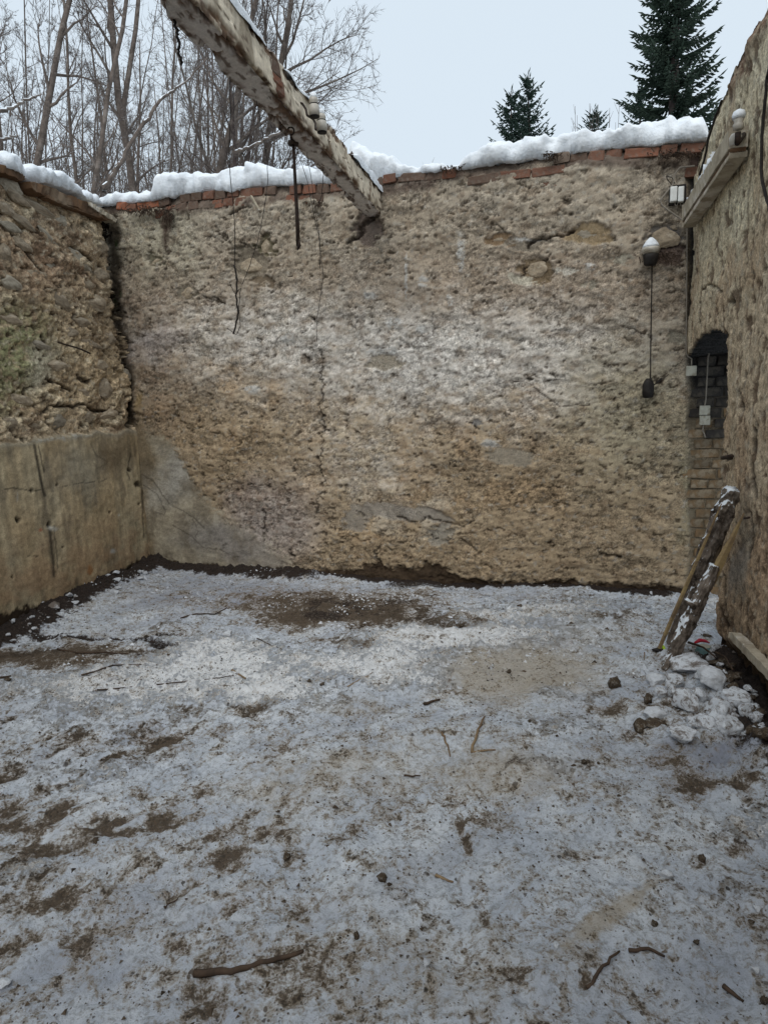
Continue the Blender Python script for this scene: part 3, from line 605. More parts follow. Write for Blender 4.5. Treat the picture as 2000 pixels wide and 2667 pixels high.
# ---------- right wall
def paint_right(U, V, X, Y):
    shp = U.shape
    a1 = fbm(U*1.1, V*1.3, 4, 201); a2 = fbm(U*4, V*4, 5, 202); a3 = fbm(U*13, V*11, 5, 203, .6); a4 = fbm(U*34, V*28, 3, 204, .6)
    wx = X+25*fbm(U*3, V*3, 4, 208); wy = Y+30*fbm(U*3+5, V*3, 4, 209)
    rub, body, idv = rubble(U, V, 0.22, 0.13, 220, 0.01)
    st = fbm(U*2.6+3, V*2.6, 6, 212, .62)
    h = 0.025*a1+.006*a2+.003*a3+.001*a4+rub*.08
    for q in (-.35, .1, .45): h += .010*ss(q-.02, q+.02, st)
    col = np.ones(shp+(3,))*gcol((0.27, 0.245, 0.185))
    col = lerp(col, (0.30, 0.285, 0.225), ss(-.3, .6, a2)*.8)
    col = lerp(col, (0.215, 0.175, 0.13), ss(560, 900, wy+0.6*(wx-1900))*.7)
    col = lerp(col, (0.15, 0.11, 0.075), ss(1150, 1500, wy+30*a1)*.75)
    col = lerp(col, (0.17, 0.12, 0.08), ss(.1, .5, fbm(U*3, V*2, 5, 240))*.5)
    col = 1.15*col*np.clip(1+.22*a3+.18*a4, .5, 1.5)[..., None]
    p1 = ss(.25, .36, fbm(U*9, V*6, 4, 251, .6)); h = h-.012*p1; col = lerp(col, (0.06, 0.042, 0.03), p1*.8)
    p2 = ss(.36, .46, fbm(U*20, V*11, 4, 252, .6)); h = h-.006*p2; col = lerp(col, (0.07, 0.05, 0.036), p2*.75)
    h, col = flakes(V, U, X, Y, 760, col, h*.7, .42); col = col*1.8*np.array([1.01, .97, .915])
    lt = ss(.3, .45, fbm(U*18, V*12, 4, 253, .6)); col = lerp(col, (0.38, 0.36, 0.30), lt*.4)
    col = lerp(col, (0.34, 0.30, 0.235), .75*blob(wx, wy, 1942, 1420, 16, 130, 3, .8)); col = lerp(col, (0.20, 0.20, 0.20), .5*blob(wx, wy, 1925, 1480, 20, 60, 0, .8))
    for pts, w_, d_ in (([(1835, 760), (1850, 740), (1862, 745), (1880, 755)], 3, .02), ([(1828, 840), (1826, 790), (1838, 760)], 2, .012), ([(1892, 865), (1890, 960), (1888, 1060), (1880, 1170), (1890, 1180)], 2.5, .012), ([(1970, 1120), (1960, 1250), (1975, 1300)], 5, .02), ([(1905, 1620), (1890, 1560), (1885, 1500)], 3, .02), ([(1875, 1560), (1890, 1600), (1898, 1650)], 2.5, .015), ([(1955, 1330), (1960, 1400), (1950, 1450)], 4, .02)):
        d = polyd(X+5*a3, Y+8*a3, pts); e = ss(w_*1.5, w_*.5, d); h = h-d_*e; col = lerp(col, (0.04, 0.03, 0.022), e*.85)
    for x_, y_, rx, ry in ((1907, 785, 6, 9), (1916, 345, 14, 30), (1935, 1060, 5, 12), (1895, 1195, 12, 6), (1990, 700, 6, 10), (1945, 980, 5, 12), (1960, 840, 5, 12)):
        e = blob(X+3*a3, Y+6*a3, x_, y_, rx, ry, 0, .4); h = h-.03*e; col = lerp(col, (0.025, 0.02, 0.016), e*.9)
    # crumbling brown-red head of the wall
    ty = np.interp(X, [1790, 1817, 1860, 1901, 1960, 2000, 2400], [560, 405, 304, 200, 80, 15, -600]); e = ss(60, 20, (Y-ty)*0.55+12*a2+8*a3)*ss(1895, 1915, X)
    col = lerp(col, (0.12, 0.065, 0.045), e*.85*ss(-.6, .1, a3)); h = h+.03*e*(.5+a2)
    # soil splashed foot
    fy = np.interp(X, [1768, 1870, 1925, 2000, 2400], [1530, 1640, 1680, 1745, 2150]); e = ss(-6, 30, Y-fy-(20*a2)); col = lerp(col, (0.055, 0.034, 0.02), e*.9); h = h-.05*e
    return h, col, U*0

def gradgrid(a, b, f0, f1, fine, coarse):
    g = [a]; x = a
    while x < b:
        x += fine if f0 <= x <= f1 else coarse
        g.append(x)
    return np.array(g)

tbk = interp_top(BW, [(240, 535), (300, 533), (325, 530), (345, 535), (400, 528), (480, 508), (600, 495), (870, 480), (960, 468), (1010, 458), (1200, 440), (1300, 425), (1400, 412), (1500, 398), (1600, 392), (1700, 385), (1820, 374), (1900, 366)])
back_wall, _ = wall_mesh('ruined_wall', BW, gradgrid(-0.45, BW.L+0.95, -0.1, BW.L+0.6, .0104, .03), .0104, tbk, paint_back)
tag(back_wall, 'long end wall of peeling lime plaster over rubble with white bloom across its middle and a brick top', 'wall')
tlf = interp_top(LW, [(-700, 60), (-200, 358), (0, 450), (60, 480), (140, 505), (250, 550), (290, 572)]); 
left_wall, _ = wall_mesh('ruined_wall', LW, gradgrid(0.0, 9.5, -1, 2.9, .0112, .06), .0112, tlf, paint_left)
tag(left_wall, 'left side wall of bare rubble stones above a smooth grey cement plinth', 'wall')
# door opening in the right wall, outlined in wall coordinates
op = [RW.uv(x, y) for x, y in ((1790, 930), (1800, 915), (1818, 885), (1838, 866), (1858, 858), (1878, 862), (1893, 872), (1891, 960), (1887, 1200), (1880, 1400), (1872, 1690))]
opu = np.array([p[0] for p in op]); opv = np.array([p[1] for p in op]); U1 = op[-1][0]; U1t = op[6][0]
def in_open(u, v):
    e = 0.012*fbm(u*12, v*12, 3, 300); edge = np.interp(v, [0, opv[6]], [U1, U1t])
    return (u > 0.0) & (u < edge+e) & (v < np.interp(u, opu[:7], opv[:7])+e)
trt = interp_top(RW, [(1793, 520), (1800, 470), (1817, 405), (1838, 350), (1860, 304), (1880, 250), (1901, 200), (1925, 140), (1945, 108), (1960, 75), (1985, 40), (2000, 12)])
trt = (np.append(trt[0], [trt[0][-1]+.5, trt[0][-1]+1.2, 9]), np.append(trt[1], [trt[1][-1]+.05, trt[1][-1]-.1, trt[1][-1]-.2]))
right_wall, _ = wall_mesh('ruined_wall', RW, gradgrid(0.0, 9.5, -1, 2.9, .0112, .06), .0112, trt, paint_right, in_open)
tag(right_wall, 'right side wall of pitted cream plaster rising to a crumbling brown edge, with an arched door opening', 'wall')
# wall behind the viewpoint, carries the near end of the beam
FW = Plane(LW.P(9.4, 0), RW.P(9.4, 0)); FW.N = -FW.N if FW.N[1] < 0 else FW.N
def paint_front(U, V, X, Y):
    a2 = fbm(U*3, V*3, 5, 402); a3 = fbm(U*12, V*12, 4, 403)
    return .02*a2, np.ones(U.shape+(3,))*gcol((.22, .19, .15))*np.clip(1+.3*a3, .5, 1.5)[..., None], U*0
FW_TOP = 3.08
front_wall, _ = wall_mesh('ruined_wall', FW, np.arange(0, FW.L, .06), .06, (np.array([0, 9.]), np.array([FW_TOP, FW_TOP])), paint_front)
tag(front_wall, 'plain plastered wall closing the room behind the viewpoint', 'wall')

# ---------- bricks
def brick_mesh(lx, ly, lz, seed):
    rng = random.Random(seed); mb = MB(); v = []
    c = 0.12
    g = [-1, -.86, .86, 1]; idx = {}; f = []
    mb.box((0, 0, 0), (lx/2, ly/2, lz/2))
    me = mb.mesh('brick', M['brick'])
    import bmesh
    bm = bmesh.new(); bm.from_mesh(me); bmesh.ops.bevel(bm, geom=bm.edges[:], offset=.006, segments=1, affect='EDGES')
    for q in bm.verts: q.co += Vector((rng.uniform(-.006, .006), rng.uniform(-.007, .007), rng.uniform(-.006, .006)))
    bm.to_mesh(me); bm.free(); return me
hdr = [brick_mesh(.112, .12, .066, k) for k in range(4)]; stch = [brick_mesh(.235, .12, .066, 10+k) for k in range(3)]
ang_b = math.atan2(BW.U[1], BW.U[0]); rng = random.Random(5)
def put_brick(me, plane, parent, u, v, n, ang, tilt=0.0, mat=None):
    o = bpy.data.objects.new('brick', me); COL.objects.link(o); o.parent = parent
    p = plane.P(u, v, n)-np.array(parent.location); o.location = tuple(p); o.rotation_euler = (rng.uniform(-.03, .03), tilt+rng.uniform(-.02, .02), ang+rng.uniform(-.03, .03))
    return o
def brick_row(x0, x1, drop, prob=1.0, proud=.0, seed=0, mixlen=.25):
    u = BW.uv(x0, 480)[0]; ue = BW.uv(x1, 480)[0]; r = random.Random(seed)
    while u < ue:
        long = r.random() < mixlen; L = .235 if long else .112
        uc = u+L/2; vt = float(np.interp(uc, *tbk)); sl = (float(np.interp(uc+.1, *tbk))-float(np.interp(uc-.1, *tbk)))/.2
        if r.random() < prob:
            put_brick(r.choice(stch if long else hdr), BW, back_wall, uc, vt-drop+r.uniform(-.006, .004), -.045+proud+r.uniform(-.012, .012), ang_b, -math.atan(sl))
        u += L+r.uniform(.008, .014)
brick_row(470, 860, .03, .95, .012, 1, .05); brick_row(400, 850, .107, .97, .008, 2, .05); brick_row(300, 470, .02, .8, .01, 4, .2)
brick_row(860, 990, .03, .6, -.005, 3); brick_row(1000, 1810, .028, .85, .004, 5, .3); brick_row(1180, 1790, .105, .8, .004, 6, .6); brick_row(1330, 1800, .182, .5, -.001, 8, .6)
# brick masonry of the door jamb end of the back wall
M['jbrick'] = mat_var('brown_jamb_brick', (0.25, 0.165, 0.09), (0.12, 0.09, 0.055), 12, obj_rand=.45, c3=(0.27, 0.22, 0.155))
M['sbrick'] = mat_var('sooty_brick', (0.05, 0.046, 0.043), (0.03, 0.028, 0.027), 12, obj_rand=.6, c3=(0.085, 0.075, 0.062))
jh = [brick_mesh(.115, .12, .066, 30+k) for k in range(3)]; js = [brick_mesh(.235, .12, .066, 40+k) for k in range(3)]
for me in jh+js: me.materials[0] = M['jbrick']
sh = [m_.copy() for m_ in jh]; s2 = [m_.copy() for m_ in js]
for me in sh+s2: me.materials[0] = M['sbrick']
row = 0; v = .03
while v < 2.05:
    u = BW.uv(1800, 1200)[0]-(0.0 if row % 2 else .06)+(.02 if v > 1 else -.14 if v < .75 else 0); ue = BW.L+.75
    while u < ue:
        long = (row % 2 == 0) and rng.random() < .8; L = .235 if long else .115
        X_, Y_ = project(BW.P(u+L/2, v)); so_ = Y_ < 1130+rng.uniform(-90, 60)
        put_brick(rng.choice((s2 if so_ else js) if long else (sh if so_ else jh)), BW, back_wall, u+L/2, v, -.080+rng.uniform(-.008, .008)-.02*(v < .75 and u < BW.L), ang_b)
        u += L+.011
    v += .0765; row += 1

# ---------- stones of the rubble, each proud of its wall
def stone_mesh(seed, mat, sub=2, flat=.5):
    import bmesh
    bm = bmesh.new(); bmesh.ops.create_icosphere(bm, subdivisions=sub, radius=1)
    r = random.Random(seed); cuts = [(Vector((r.uniform(-1, 1), r.uniform(-1, 1), r.uniform(-1, 1))).normalized(), r.uniform(.55, .85)) for _ in range(7)]
    for q in bm.verts:
        for n_, d_ in cuts:
            k = q.co.dot(n_)
            if k > d_: q.co -= n_*(k-d_)*.85
        q.co *= 1+r.uniform(-.035, .035)+.10*math.sin(q.co.x*4+seed)*math.cos(q.co.z*5+seed*2)
    me = bpy.data.meshes.new('stone'); bm.to_mesh(me); bm.free(); me.materials.append(mat)
    me.polygons.foreach_set('use_smooth', [False]*len(me.polygons)); return me
stn = [stone_mesh(k, M['stone'], 3) for k in range(9)]; cst = [stone_mesh(50+k, M['cstone'], 3) for k in range(4)]
def put_stone(wall, plane, px, py, w_, h_, rot=0, pale=False, n=-.02, r=None):
    u, v = plane.uv(px, py); dist = np.linalg.norm(plane.P(u, v)-CAM); d = ray(px, py)
    cosf = max(.35, abs(d@plane.N)) if plane is not BW else 1
    sx = w_/F*dist/2/cosf; sz = h_/F*dist/2
    o = bpy.data.objects.new('stone', rng.choice(cst if pale else stn)); COL.objects.link(o); o.parent = wall
    o.location = tuple(plane.P(u, v, n)-np.array(wall.location)); a = math.atan2(plane.U[1], plane.U[0])
    Mx = Matrix.Rotation(a, 4, 'Z') @ Matrix.Rotation(math.radians(rot) if plane is not LW else -math.radians(rot), 4, 'Y')
    o.rotation_euler = Mx.to_euler(); o.scale = (sx, min(sx, sz, .07)*(.35 if plane is BW else .7), sz)
for x_, y_, w_, h_, r_, p_ in ((30, 485, 46, 40, 10, 1), (12, 540, 40, 34, 0, 0), (55, 520, 50, 36, 12, 0), (100, 508, 46, 28, 20, 0), (140, 525, 46, 20, 25, 0), (105, 545, 72, 26, 8, 0), (160, 582, 32, 42, 5, 1), (195, 555, 34, 28, 10, 0), (215, 560, 34, 24, 20, 0), (60, 575, 60, 26, 15, 0),
        (25, 590, 50, 26, 5, 1), (205, 675, 60, 34, 28, 1), (98, 720, 46, 34, 0, 0), (155, 780, 60, 46, 25, 0), (105, 765, 36, 36, 0, 0), (70, 770, 40, 34, 10, 0), (10, 660, 26, 50, 0, 0), (30, 740, 46, 40, 10, 1), (145, 700, 44, 24, 10, 1), (240, 600, 40, 30, 15, 0), (262, 640, 34, 34, 0, 0),
        (130, 620, 50, 18, 30, 1), (185, 760, 34, 18, 30, 0), (250, 790, 50, 46, 0, 0), (230, 740, 36, 26, 10, 0), (60, 640, 40, 30, 20, 0), (145, 1095, 50, 48, 0, 1), (225, 1085, 36, 36, 0, 0), (285, 1080, 46, 32, 0, 0), (90, 1105, 44, 30, 15, 0), (30, 1100, 50, 34, 5, 0), (185, 870, 34, 36, 0, 0),
        (155, 955, 56, 34, 5, 0), (275, 1010, 40, 60, 0, 0), (220, 1020, 44, 30, 12, 0), (170, 1045, 46, 24, 0, 1), (255, 950, 50, 34, 0, 0), (240, 900, 46, 26, 10, 0), (120, 830, 50, 28, 10, 0), (215, 840, 46, 30, 5, 0), (265, 720, 34, 40, 0, 0), (325, 980, 24, 46, 0, 1), (60, 1040, 50, 30, 10, 0), (110, 900, 40, 24, 12, 1), (285, 880, 34, 40, 0, 0), (30, 830, 50, 30, 10, 0)):
    put_stone(left_wall, LW, x_, y_, w_*.9, h_*.85, r_, p_, n=-.002)
for x_, y_, w_, h_, r_, p_ in ((650, 695, 90, 50, 0, 0), (690, 640, 34, 40, 5, 0), (487, 762, 56, 36, 0, 0), (405, 678, 36, 20, -20, 0), (688, 738, 46, 26, 0, 0), (1302, 622, 50, 26, 0, 0), (1400, 700, 70, 48, 0, 0), (1357, 727, 60, 22, 12, 1), (1530, 610, 90, 34, 0, 1), (1735, 618, 80, 56, 0, 0), (1480, 708, 34, 20, 0, 1),
        (1618, 676, 50, 22, -15, 1), (1560, 700, 50, 32, 0, 0), (1243, 1100, 28, 20, 0, 0), (930, 1345, 60, 50, -30, 1), (1010, 1330, 110, 36, 8, 1), (1115, 1342, 120, 26, 8, 1), (1150, 1385, 70, 40, -30, 1), (1040, 1445, 60, 30, 0, 1), (880, 1440, 44, 30, 0, 0), (1420, 1440, 60, 30, 0, 0), (1770, 1455, 34, 26, 0, 0), (1560, 905, 46, 22, 0, 1), (1480, 985, 44, 26, 0, 1), (820, 1010, 40, 22, 0, 0), (1760, 585, 30, 24, 0, 0), (1775, 750, 22, 26, 0, 1), (1730, 560, 40, 20, 10, 0), (620, 1105, 60, 24, 0, 0), (1330, 1195, 70, 26, 0, 0), (1100, 1520, 90, 38, 0, 0), (1560, 1320, 50, 34, 0, 0)):
    put_stone(back_wall, BW, x_, y_, w_*.8, h_*.8, r_, p_, n=-.018)
# ================================================================ FLOOR
def build_floor():
    ys = [-3.6]
    while ys[-1] < 7.4:
        y = ys[-1]; ys.append(y+(.08 if y < .8 else .0125 if y < 6.4 else .04))
    xs = [-5.6]
    while xs[-1] < 4.4:
        x = xs[-1]; xs.append(x+(.06 if abs(x) > 3.1 and x < 0 or x > 3.2 else .014))
    xs = np.array(xs); ys = np.array(ys)
    Xw, Yw = np.meshgrid(xs, ys, indexing='ij')
    P = np.stack([Xw, Yw, Xw*0], -1); X, Y = project(P); front = Yw > .6
    X = np.where(front, X, -9999); Y = np.where(front, Y, 4000)
    a1 = fbm(Xw*.8, Yw*.8, 4, 501); a2 = fbm(Xw*3, Yw*3, 5, 502); a3 = fbm(Xw*11, Yw*11, 5, 503, .6); a4 = fbm(Xw*33, Yw*33, 3, 504, .6)
    wx = X+30*a2; wy = Y+18*a2*np.clip((Y-1350)/500, .3, 1.6)
    # tread direction: streaks running lower left to upper right
    t = R(38); s1 = Xw*math.cos(t)+Yw*math.sin(t); s2_ = -Xw*math.sin(t)+Yw*math.cos(t)
    strk = fbm(s1*1.7, s2_*6.5, 5, 510, .6)
    left = ss(1050, 500, X)*ss(1750, 1950, Y)*ss(2667, 2350, Y)
    dirt = .14+.12*a1+.08*a2+.10*fbm(Xw*7, Yw*7, 5, 560, .65)
    dirt += left*(ss(.05, .55, strk)*.5)
    dirt += .13*ss(1900, 2600, Y)*front  # nearer floor browner with dirt; near-side shading is put into this colour too
    tan = .15+.25*a1; white = .06+.12*a1; ice = np.zeros(X.shape); soil = np.zeros(X.shape)
    for cx, cy, rx, ry, k, ag in ((90, 2149, 60, 20, .5, -12), (78, 2191, 60, 16, .6, -8), (319, 2185, 44, 22, .85, -5), (422, 2137, 48, 24, .75, -28), (289, 2131, 46, 16, .55, -14), (175, 2080, 60, 22, .4, -10), (494, 2050, 60, 16, .42, -20), (300, 1977, 70, 16, .42, -20), (410, 1968, 60, 14, .38, -16), (211, 2230, 46, 20, .5, -10), (139, 2227, 46, 14, .45, 0),
            (693, 2161, 44, 24, .42, -10), (603, 2215, 46, 26, .55, -15), (603, 2251, 50, 26, .45, 0), (145, 2372, 90, 22, .42, -20), (54, 2348, 46, 28, .42, -10), (211, 2450, 34, 50, .38, 0), (753, 2348, 80, 34, .36, -15), (741, 2089, 34, 16, .5, -10), (542, 2074, 24, 14, .6, 0), (904, 2173, 40, 26, .36, 0), (542, 2583, 50, 60, .42, 0), (720, 2530, 90, 60, .22, 0), (870, 2480, 110, 70, .22, 0),
            (440, 1900, 90, 26, .38, -12), (660, 1842, 60, 14, .5, -10), (400, 1905, 60, 16, .4, 0), (220, 1935, 80, 20, .42, -6), (500, 1835, 60, 10, .5, -4), (20, 2130, 40, 40, .5, 0), (560, 1905, 100, 16, .3, -16), (930, 1850, 60, 20, .25, -16),
            (1211, 2173, 12, 30, .7, 0), (1253, 2372, 14, 30, .6, 0), (1199, 2480, 34, 60, .42, 0), (1530, 2559, 18, 14, .6, 0), (1826, 2233, 30, 26, .45, 30), (1904, 2167, 50, 30, .34, 20), (1651, 2161, 50, 22, .36, 0), (1784, 2040, 50, 36, .42, 20), (1362, 2523, 50, 30, .38, 0), (1600, 1835, 30, 20, .65, 10), (1550, 1838, 36, 12, .55, 0), (1560, 1985, 60, 20, .3, 0), (1720, 1990, 60, 20, .35, 10), (1900, 2050, 90, 14, .45, 8), (1250, 2130, 60, 30, .2, 0), (1100, 2080, 200, 60, .16, -10), (1480, 2200, 60, 30, .22, 0),
            (130, 1718, 170, 22, .62, 0), (260, 1690, 150, 18, .6, 0), (60, 1700, 70, 14, .5, 0), (420, 1640, 110, 18, .45, 0), (900, 1570, 240, 44, .62, -3), (760, 1610, 80, 24, .5, 0), (980, 1600, 160, 30, .45, 0), (1190, 1620, 110, 16, .4, 0), (640, 1560, 160, 20, .3, 0), (880, 1670, 120, 14, .3, 0), (1540, 1600, 150, 12, .25, 0), (1200, 1790, 70, 20, .4, 0), (1660, 1640, 90, 14, .2, 0), (1750, 1850, 60, 40, .3, 0), (1650, 1900, 60, 24, .35, 0), (1440, 1560, 90, 9, .35, 0), (1810, 1700, 60, 18, .3, 0)):
        dirt += 1.0*k*blob(wx, wy, cx, cy, rx, ry, ag, .75)
    for cx, cy, rx, ry, k, ag in ((1370, 1735, 200, 55, .8, 0), (1300, 1790, 220, 50, .5, 0), (1150, 1990, 260, 70, .35, 0), (1600, 2380, 150, 26, .9, -38), (1350, 2030, 160, 50, .35, 0), (800, 2060, 260, 80, .3, 0), (1000, 2500, 400, 140, .3, 0), (1560, 1640, 160, 30, .3, 0), (900, 1830, 120, 20, .4, 0)):
        tan += k*blob(wx, wy, cx, cy, rx, ry, ag, .7)
    for cx, cy, rx, ry, k, ag in ((560, 1700, 200, 55, .75, 0), (600, 1790, 400, 60, .35, 0), (1250, 1640, 350, 40, .35, 0), (200, 1990, 300, 60, .25, -8), (260, 1790, 330, 45, .45, 0), (250, 1880, 280, 40, .3, 0), (100, 1690, 80, 22, .5, 0), (1080, 1680, 170, 34, .6, 0), (1030, 1740, 160, 30, .55, 0), (1340, 1600, 220, 22, .5, 0), (1500, 1575, 200, 20, .4, 0), (720, 1800, 110, 40, .5, 0), (900, 1720, 160, 30, .4, 0), (1050, 1780, 90, 24, .5, 0), (1300, 1660, 160, 22, .4, 0), (420, 1620, 110, 12, .4, -10), (1960, 2150, 110, 36, .6, 14), (60, 2270, 90, 36, .5, 0), (300, 2010, 160, 30, .22, -10), (1850, 2330, 120, 60, .3, 0), (1450, 1890, 120, 30, .35, 0), (1480, 1810, 90, 20, .4, 0), (1950, 1960, 90, 22, .3, 0), (1850, 1580, 60, 40, .6, 0), (1080, 2350, 120, 60, .2, 0), (1440, 2000, 140, 30, .3, 0)):
        white += k*blob(wx, wy, cx, cy, rx, ry, ag, .7)
    for cx, cy, rx, ry, k in ((540, 1540, 260, 50, .9), (820, 1545, 240, 30, .5), (1300, 1540, 120, 20, .5), (300, 2500, 420, 200, .35), (1880, 2000, 160, 60, .7), (1600, 2560, 400, 120, .5), (1800, 1960, 200, 36, .7), (1900, 2450, 160, 160, .4)):
        ice += k*blob(wx, wy, cx, cy, rx, ry, 0, .8)
    # wall distances
    def du(pl): return (P-pl.O)@pl.N
    dl, db, dr = du(LW), du(BW), du(RW); ub = (P-BW.O)@BW.U
    left_heap = ss(.40, .16, dl+.07*a2+.05*a3)*(dl > -.3)
    back_heap = ss(.34, .12, db+.07*a2+.05*a3)*ss(2.3, 1.6, ub)*(db > -.3)
    back2 = ss(.11, .03, db+.04*a2+.02*a3)*ss(1.6, 2.2, ub)*ss(BW.L+.1, BW.L-.2, ub)
    soil = np.maximum.reduce([left_heap*1.15, back_heap*1.1, back2*.95])
    soil = np.maximum(soil, .78*blob(wx, wy, 300, 1658, 180, 8, -2, .6)); soil = np.maximum(soil, .62*blob(wx, wy, 400, 1668, 70, 7, 3, .6)); soil = np.maximum(soil, .8*blob(wx, wy, 130, 1652, 70, 8, -4, .6))
    soil = np.maximum(soil, .56*blob(wx, wy, 900, 1580, 190, 34, 0, .8)*ss(-.5, .3, a2+a3)); soil = np.maximum(soil, .62*blob(wx, wy, 1090, 1515, 110, 14, 0, .7)); soil = np.maximum(soil, .58*blob(wx, wy, 850, 1600, 70, 20, 0, .7)); soil = np.maximum(soil, .5*blob(wx, wy, 1040, 1565, 90, 12, 0, .7))
    # heap by the right wall
    heap = ss(.75, .05, dr+.10*a2)*ss(2.95, 2.6, Yw*0+((P-RW.O)@RW.U))*ss(U1-.1, U1+.25, (P-RW.O)@RW.U)*(dr > -.2)
    soil = np.maximum(soil, ss(.34, .05, dr+.06*a2)*ss(U1-.05, U1+.2, (P-RW.O)@RW.U)*(dr > -.1)*.95)
    dirt = dirt+.3*heap; soil = np.maximum(soil, .36*heap)
    z = .035*a1+.016*a2+.014*a3+.008*a4
    z += .07*left_heap*(1+.6*a3)+.05*back_heap*(1+.6*a3)+.02*back2+.10*heap*(1+.5*a2+.4*a3)
    z += .022*np.clip(white, 0, 1)*np.abs(fbm(Xw*9, Yw*9, 5, 561, .6))*2+.008*ss(.3, .7, white)+(-.012)*ss(.3, .8, dirt)*(1+a3)
    z -= .02*ss(.4, .7, np.maximum(.78*blob(wx, wy, 300, 1658, 180, 8, -2, .6), .62*blob(wx, wy, 400, 1668, 70, 7, 3, .6)))
    lg = fbm(s1*.9+5, s2_*4.2, 5, 570, .6); ice += .5*ss(.05, .5, lg)*front; z -= .008*ss(.1, .5, lg)
    # boot and tyre prints: small lugs
    lug = fbm(s1*9, s2_*22, 3, 520); z += left*.008*ss(.0, .3, lug)
    f1, f2, idv = worley(Xw/.30, Yw/.26, 530); pr = ss(.32, .22, f1)*(idv > .45)*front
    z -= .009*pr; dirt += .10*pr*(idv > .6)
    dirt += .14*ss(.55, .9, fbm(Xw*6, Yw*6, 4, 540)+.4)
    crumbs = ss(.32, .5, fbm(Xw*16, Yw*16, 3, 550)); z += .009*crumbs*np.clip(.3+white, 0, 1)
    z = z-z[(Yw > 2) & (Yw < 6) & (np.abs(Xw) < 2)].mean()
    nx, ny = X.shape; idx = np.arange(nx*ny).reshape(nx, ny)
    Q = np.stack([idx[:-1, :-1].ravel(), idx[1:, :-1].ravel(), idx[1:, 1:].ravel(), idx[:-1, 1:].ravel()], 1)
    V_ = np.stack([Xw, Yw, z], -1).reshape(-1, 3)
    me = np_mesh('floor', V_, Q, M['floor'], {'dirt': dirt.ravel(), 'white': white.ravel(), 'tan': tan.ravel(), 'ice': ice.ravel(), 'soil': soil.ravel()})
    o = link('floor', me); tag(o, kind='structure'); return xs, ys, z
FX, FY, FZ = build_floor()
def fz(x, y):
    i = min(max(np.searchsorted(FX, x)-1, 0), len(FX)-1); j = min(max(np.searchsorted(FY, y)-1, 0), len(FY)-1); return float(FZ[i, j])
def fp(px, py, lift=0.0):
    p = floorpt(px, py); p = floorpt(px, py, fz(p[0], p[1])); return np.array([p[0], p[1], fz(p[0], p[1])+lift])

# outdoor snow field reaching the horizon
me = bpy.data.meshes.new('snowy_ground')
gx = np.concatenate([-np.geomspace(900, 5, 22), np.linspace(-4, 4, 5), np.geomspace(5, 900, 22)]); GX, GY = np.meshgrid(gx, gx+3, indexing='ij')
gz = -.22+.25*fbm(GX*.12, GY*.12, 4, 600)*ss(9, 22, np.hypot(GX, GY-3))
n_ = len(gx); idx = np.arange(n_*n_).reshape(n_, n_); Q = np.stack([idx[:-1, :-1].ravel(), idx[1:, :-1].ravel(), idx[1:, 1:].ravel(), idx[:-1, 1:].ravel()], 1)
tag(link('snowy_ground', np_mesh('snowy_ground', np.stack([GX, GY, gz], -1).reshape(-1, 3), Q, M['snow'])), kind='structure')

# ================================================================ SNOW ON THE WALL TOPS
def snow_cap(plane, bot, top, label, depth=.5, seed=0, over=.03, off=0.0):
    bu, bv = interp_top(plane, bot); tu, tv = interp_top(plane, top)
    u0 = max(bu[0], tu[0]); u1 = min(bu[-1], tu[-1]); us = np.arange(u0, u1, .018); m = 26
    s = np.linspace(0, 1, m)
    vb = np.interp(us, bu, bv)+.018*fbm(us*8, us*0, 5, seed+3, .6); vt = np.interp(us, tu, tv)+.022*fbm(us*4, us*0+4, 5, seed, .6)
    hh = np.maximum((vt-vb)*1.12, .012)
    taper = np.minimum(1, np.minimum((us-u0)/.05, (u1-us)/.05)).clip(0.05, 1)**.5; hh = hh*taper
    # section angle from the front foot over the crest to the back
    th = np.pi*s; ex = .34
    nn = np.sign(np.cos(th))*np.abs(np.cos(th))**ex; zz = np.abs(np.sin(th))**ex
    N_ = (nn[None, :]+1)/2*(depth+over)-depth+0*us[:, None]; Z_ = vb[:, None]+zz[None, :]*hh[:, None]
    Ug = us[:, None]+0*N_
    b1 = fbm(Ug*4, N_*4+Z_*4, 4, seed+5); b2 = fbm(Ug*14, Z_*14+N_*9, 4, seed+6)
    frontw = ss(-.2, .3, nn)[None, :]
    N_ = N_+frontw*(.06*b1+.022*b2); Z_ = Z_+(zz[None, :] > .5)*(.018*b2)
    V_ = plane.arr(Ug, Z_, N_+off)
    o0 = plane.P(us.mean(), vb.min(), -depth/2)
    k, mm = Ug.shape; idx = np.arange(k*mm).reshape(k, mm); Q = np.stack([idx[:-1, :-1].ravel(), idx[1:, :-1].ravel(), idx[1:, 1:].ravel(), idx[:-1, 1:].ravel()], 1)
    Q2 = np.stack([idx[:-1, 0], idx[:-1, -1], idx[1:, -1], idx[1:, 0]], 1)
    o = link('snow_bank', np_mesh('snow_bank', V_.reshape(-1, 3)-o0, np.concatenate([Q, Q2]), M['snow'])); o.location = tuple(o0)
    return tag(o, label, 'snow', 'snow lying on the wall tops')
snow_cap(BW, [(232, 545), (300, 532), (345, 528), (400, 525), (480, 508), (540, 500), (560, 492), (580, 500), (612, 502), (650, 488), (870, 478), (905, 474)],
         [(232, 535), (262, 520), (300, 506), (340, 500), (395, 499), (405, 480), (410, 462), (430, 458), (500, 452), (560, 449), (600, 440), (640, 428), (662, 425), (690, 436), (740, 440), (850, 438), (905, 440)], 'low thick snow bank on the back wall top left of the beam', seed=700)
